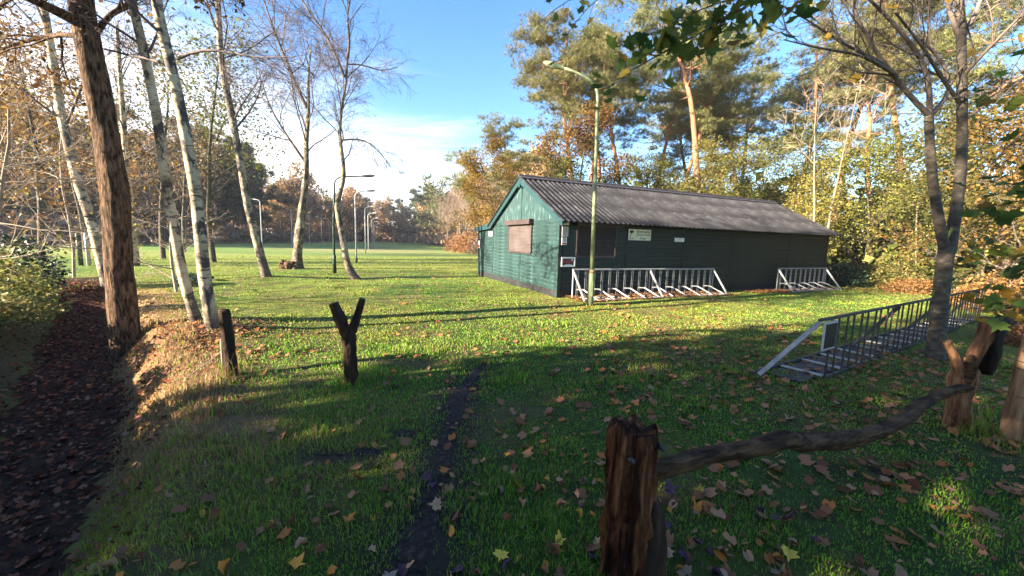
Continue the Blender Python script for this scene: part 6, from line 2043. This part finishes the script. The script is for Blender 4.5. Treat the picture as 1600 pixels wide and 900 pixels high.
# ------------------------------------------------------------------ grass
def grass():
    rng = np.random.default_rng(4321)
    # density falls with distance from where one stands
    rs = np.linspace(0.7, 34, 600)
    rho = 6200 * np.minimum(1, (2.6 / rs) ** 1.68)
    cdf = np.cumsum(rho * rs); tot = cdf[-1] * (rs[1] - rs[0]) * 2.15; cdf /= cdf[-1]
    n = int(tot)
    r_ = np.interp(rng.random(n), cdf, rs)
    th = rng.uniform(-1.06, 1.09, n)
    x, y = np.sin(th) * r_, np.cos(th) * r_
    d, s = poly_dist(x, y, PATH)
    keep = (d > 0.42 + 0.1 * rng.random(n)) | (d < -0.55 - 0.25 * rng.random(n)) | (s > 19)
    keep &= ~((d < 0) & (d > -4) & (rng.random(n) < 0.55))
    td, ts = poly_dist(x, y, TRACK)
    acc = np.concatenate([[0], np.cumsum(np.hypot(*(TRACK[1:] - TRACK[:-1]).T))])
    tw = np.interp(ts, acc, TRACK_W)
    keep &= np.abs(td) > tw * (0.15 + 0.75 * rng.random(n)) * (0.4 + 1.2 * vnoise(x * 7, y * 7, 19)) + 0.26 * rng.random(n) ** 2.4
    for cx, cy, rx, ry in PATCHES:
        keep &= ((x - cx) / rx) ** 2 + ((y - cy) / ry) ** 2 > 0.4 + 1.8 * rng.random(n) ** 2
    lx = (x - C0.x) * math.cos(SHED_RZ) + (y - C0.y) * math.sin(SHED_RZ); ly = -(x - C0.x) * math.sin(SHED_RZ) + (y - C0.y) * math.cos(SHED_RZ)
    keep &= ~((lx > -0.03) & (lx < LEN + 0.1) & (ly > -0.03) & (ly < LEAN + 0.1))
    keep &= ~((lx > 0) & (lx < 6.2) & (ly > -1.0) & (ly < 0) & (rng.random(n) < 0.8))
    bare = vnoise(x * 2.3, y * 2.3, 61)
    keep &= (bare > 0.24) | (rng.random(n) < 0.3)
    und = np.exp(-((x + 4.7) ** 2 + (y - 5.9) ** 2) / 0.4)
    keep &= rng.random(n) > und
    x, y, r_, d, s = x[keep], y[keep], r_[keep], d[keep], s[keep]
    n = len(x)
    z = gz(x, y)
    tuft = fbm(x * 1.9, y * 1.9, 71)
    onbank = sstep(0.3, 0.5, d) * (1 - sstep(1.1, 2.0, d)) * (1 - sstep(15, 19, s))
    h = (0.016 + 0.060 * tuft ** 2.4) * (1 - 0.35 * sstep(4, 12, r_)) * (0.55 + 0.9 * rng.random(n)) * (1 + 1.7 * onbank * fbm(x * 3, y * 3, 55))
    h *= 1 + 0.5 * sstep(0.62, 0.75, tuft)
    # longer tufts against posts and walls
    for cx, cy, rr, k in ((-1.735, 4.0, 0.20, 1.3), (-3.15, 4.15, 0.22, 1.0), (0.585, 1.67, 0.26, 1.0), (4.16, 3.4, 0.24, 1.0), (4.36, 3.15, 0.22, 1.2), (2.01, 9.72, 0.25, 0.8)):
        h *= 1 + k * np.exp(-((x - cx) ** 2 + (y - cy) ** 2) / rr ** 2)
    wdt = 0.0027 * np.maximum(1, r_ / 2.6) ** 0.9 * (0.7 + 0.6 * rng.random(n))
    h = h * np.maximum(1, (r_ / 14)) ** 0.25
    a = rng.uniform(0, 2 * np.pi, n)
    lean = rng.normal(0, 0.45, n) + 0.25
    b = rng.uniform(0, 2 * np.pi, n)
    cx, cy = np.cos(a) * wdt, np.sin(a) * wdt
    lx, ly = np.cos(b) * lean * h, np.sin(b) * lean * h
    base = np.stack([x, y, z - 0.004], 1)
    v0 = base + np.stack([-cx, -cy, 0 * cx], 1); v1 = base + np.stack([cx, cy, 0 * cx], 1)
    mid = base + np.stack([lx * 0.35, ly * 0.35, h * 0.6], 1)
    v2 = mid + np.stack([cx * 0.75, cy * 0.75, 0 * cx], 1); v3 = mid + np.stack([-cx * 0.75, -cy * 0.75, 0 * cx], 1)
    v4 = base + np.stack([lx, ly, h * (1 - 0.25 * np.minimum(np.abs(lean), 1))], 1)
    V = np.stack([v0, v1, v2, v3, v4], 1).reshape(-1, 3)
    o = np.arange(n) * 5
    F = np.stack([np.stack([o, o + 1, o + 2], 1), np.stack([o, o + 2, o + 3], 1), np.stack([o + 3, o + 2, o + 4], 1)], 1).reshape(-1, 3)
    g = shade_ground(x, y)
    lush = np.array((0.062, 0.160, 0.012))[None]; yel = np.array((0.285, 0.30, 0.045))[None]; str_ = np.array((0.34, 0.22, 0.095))[None]
    k = rng.random(n)[:, None]
    c = (lush * (1 - k) + np.array((0.14, 0.25, 0.022))[None] * k) * (0.75 + 1.25 * rng.random(n)[:, None])
    pale = sstep(0.32, 0.68, fbm(x * 0.45, y * 0.45, 3))[:, None]
    c = c * (1 - 0.65 * pale) + yel * 0.65 * pale
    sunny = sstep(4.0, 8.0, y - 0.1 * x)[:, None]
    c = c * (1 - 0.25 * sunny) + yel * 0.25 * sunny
    dead = ((rng.random(n) < 0.07 + 0.16 * fbm(x * 1.3, y * 1.3, 91)))[:, None]
    c = np.where(dead, str_ * (0.6 + 0.5 * rng.random((n, 1))), c)
    ob = (onbank * sstep(1.8, 3.4, y))[:, None]
    c = np.where(rng.random((n, 1)) < ob * 0.85, str_ * (0.7 + 0.5 * rng.random((n, 1))), c)
    far = sstep(14, 30, r_)[:, None] * 0.6
    c = c * (1 - far) + g * 1.1 * far
    cc = np.repeat(c, 5, axis=0).reshape(n, 5, 3)
    me = np_mesh('grass', V, F, MAT['grass'], False, cc.reshape(-1, 3))
    tag(mesh_obj('grass', me), 'short lawn grass with longer tufts and dry straw', None, None, 'stuff')
    print('grass blades', n)


grass()


# ------------------------------------------------------------------ air: a faint even haze, the far wood goes pale in it
def haze():
    m = bpy.data.materials.new('haze')
    m.use_nodes = True
    t = m.node_tree
    t.nodes.remove(t.nodes['Principled BSDF'])
    v = t.nodes.new('ShaderNodeVolumePrincipled')
    v.inputs['Color'].default_value = (0.92, 0.95, 1.0, 1)
    v.inputs['Density'].default_value = 0.0004
    v.inputs['Anisotropy'].default_value = 0.0
    t.links.new(v.outputs[0], t.nodes['Material Output'].inputs['Volume'])
    o = MB().box(-430, 430, -65, 470, -2.0, 26.0).build('haze', m)
    tag(o, 'faint pale haze over the field and the far wood', None, None, 'stuff')


haze()
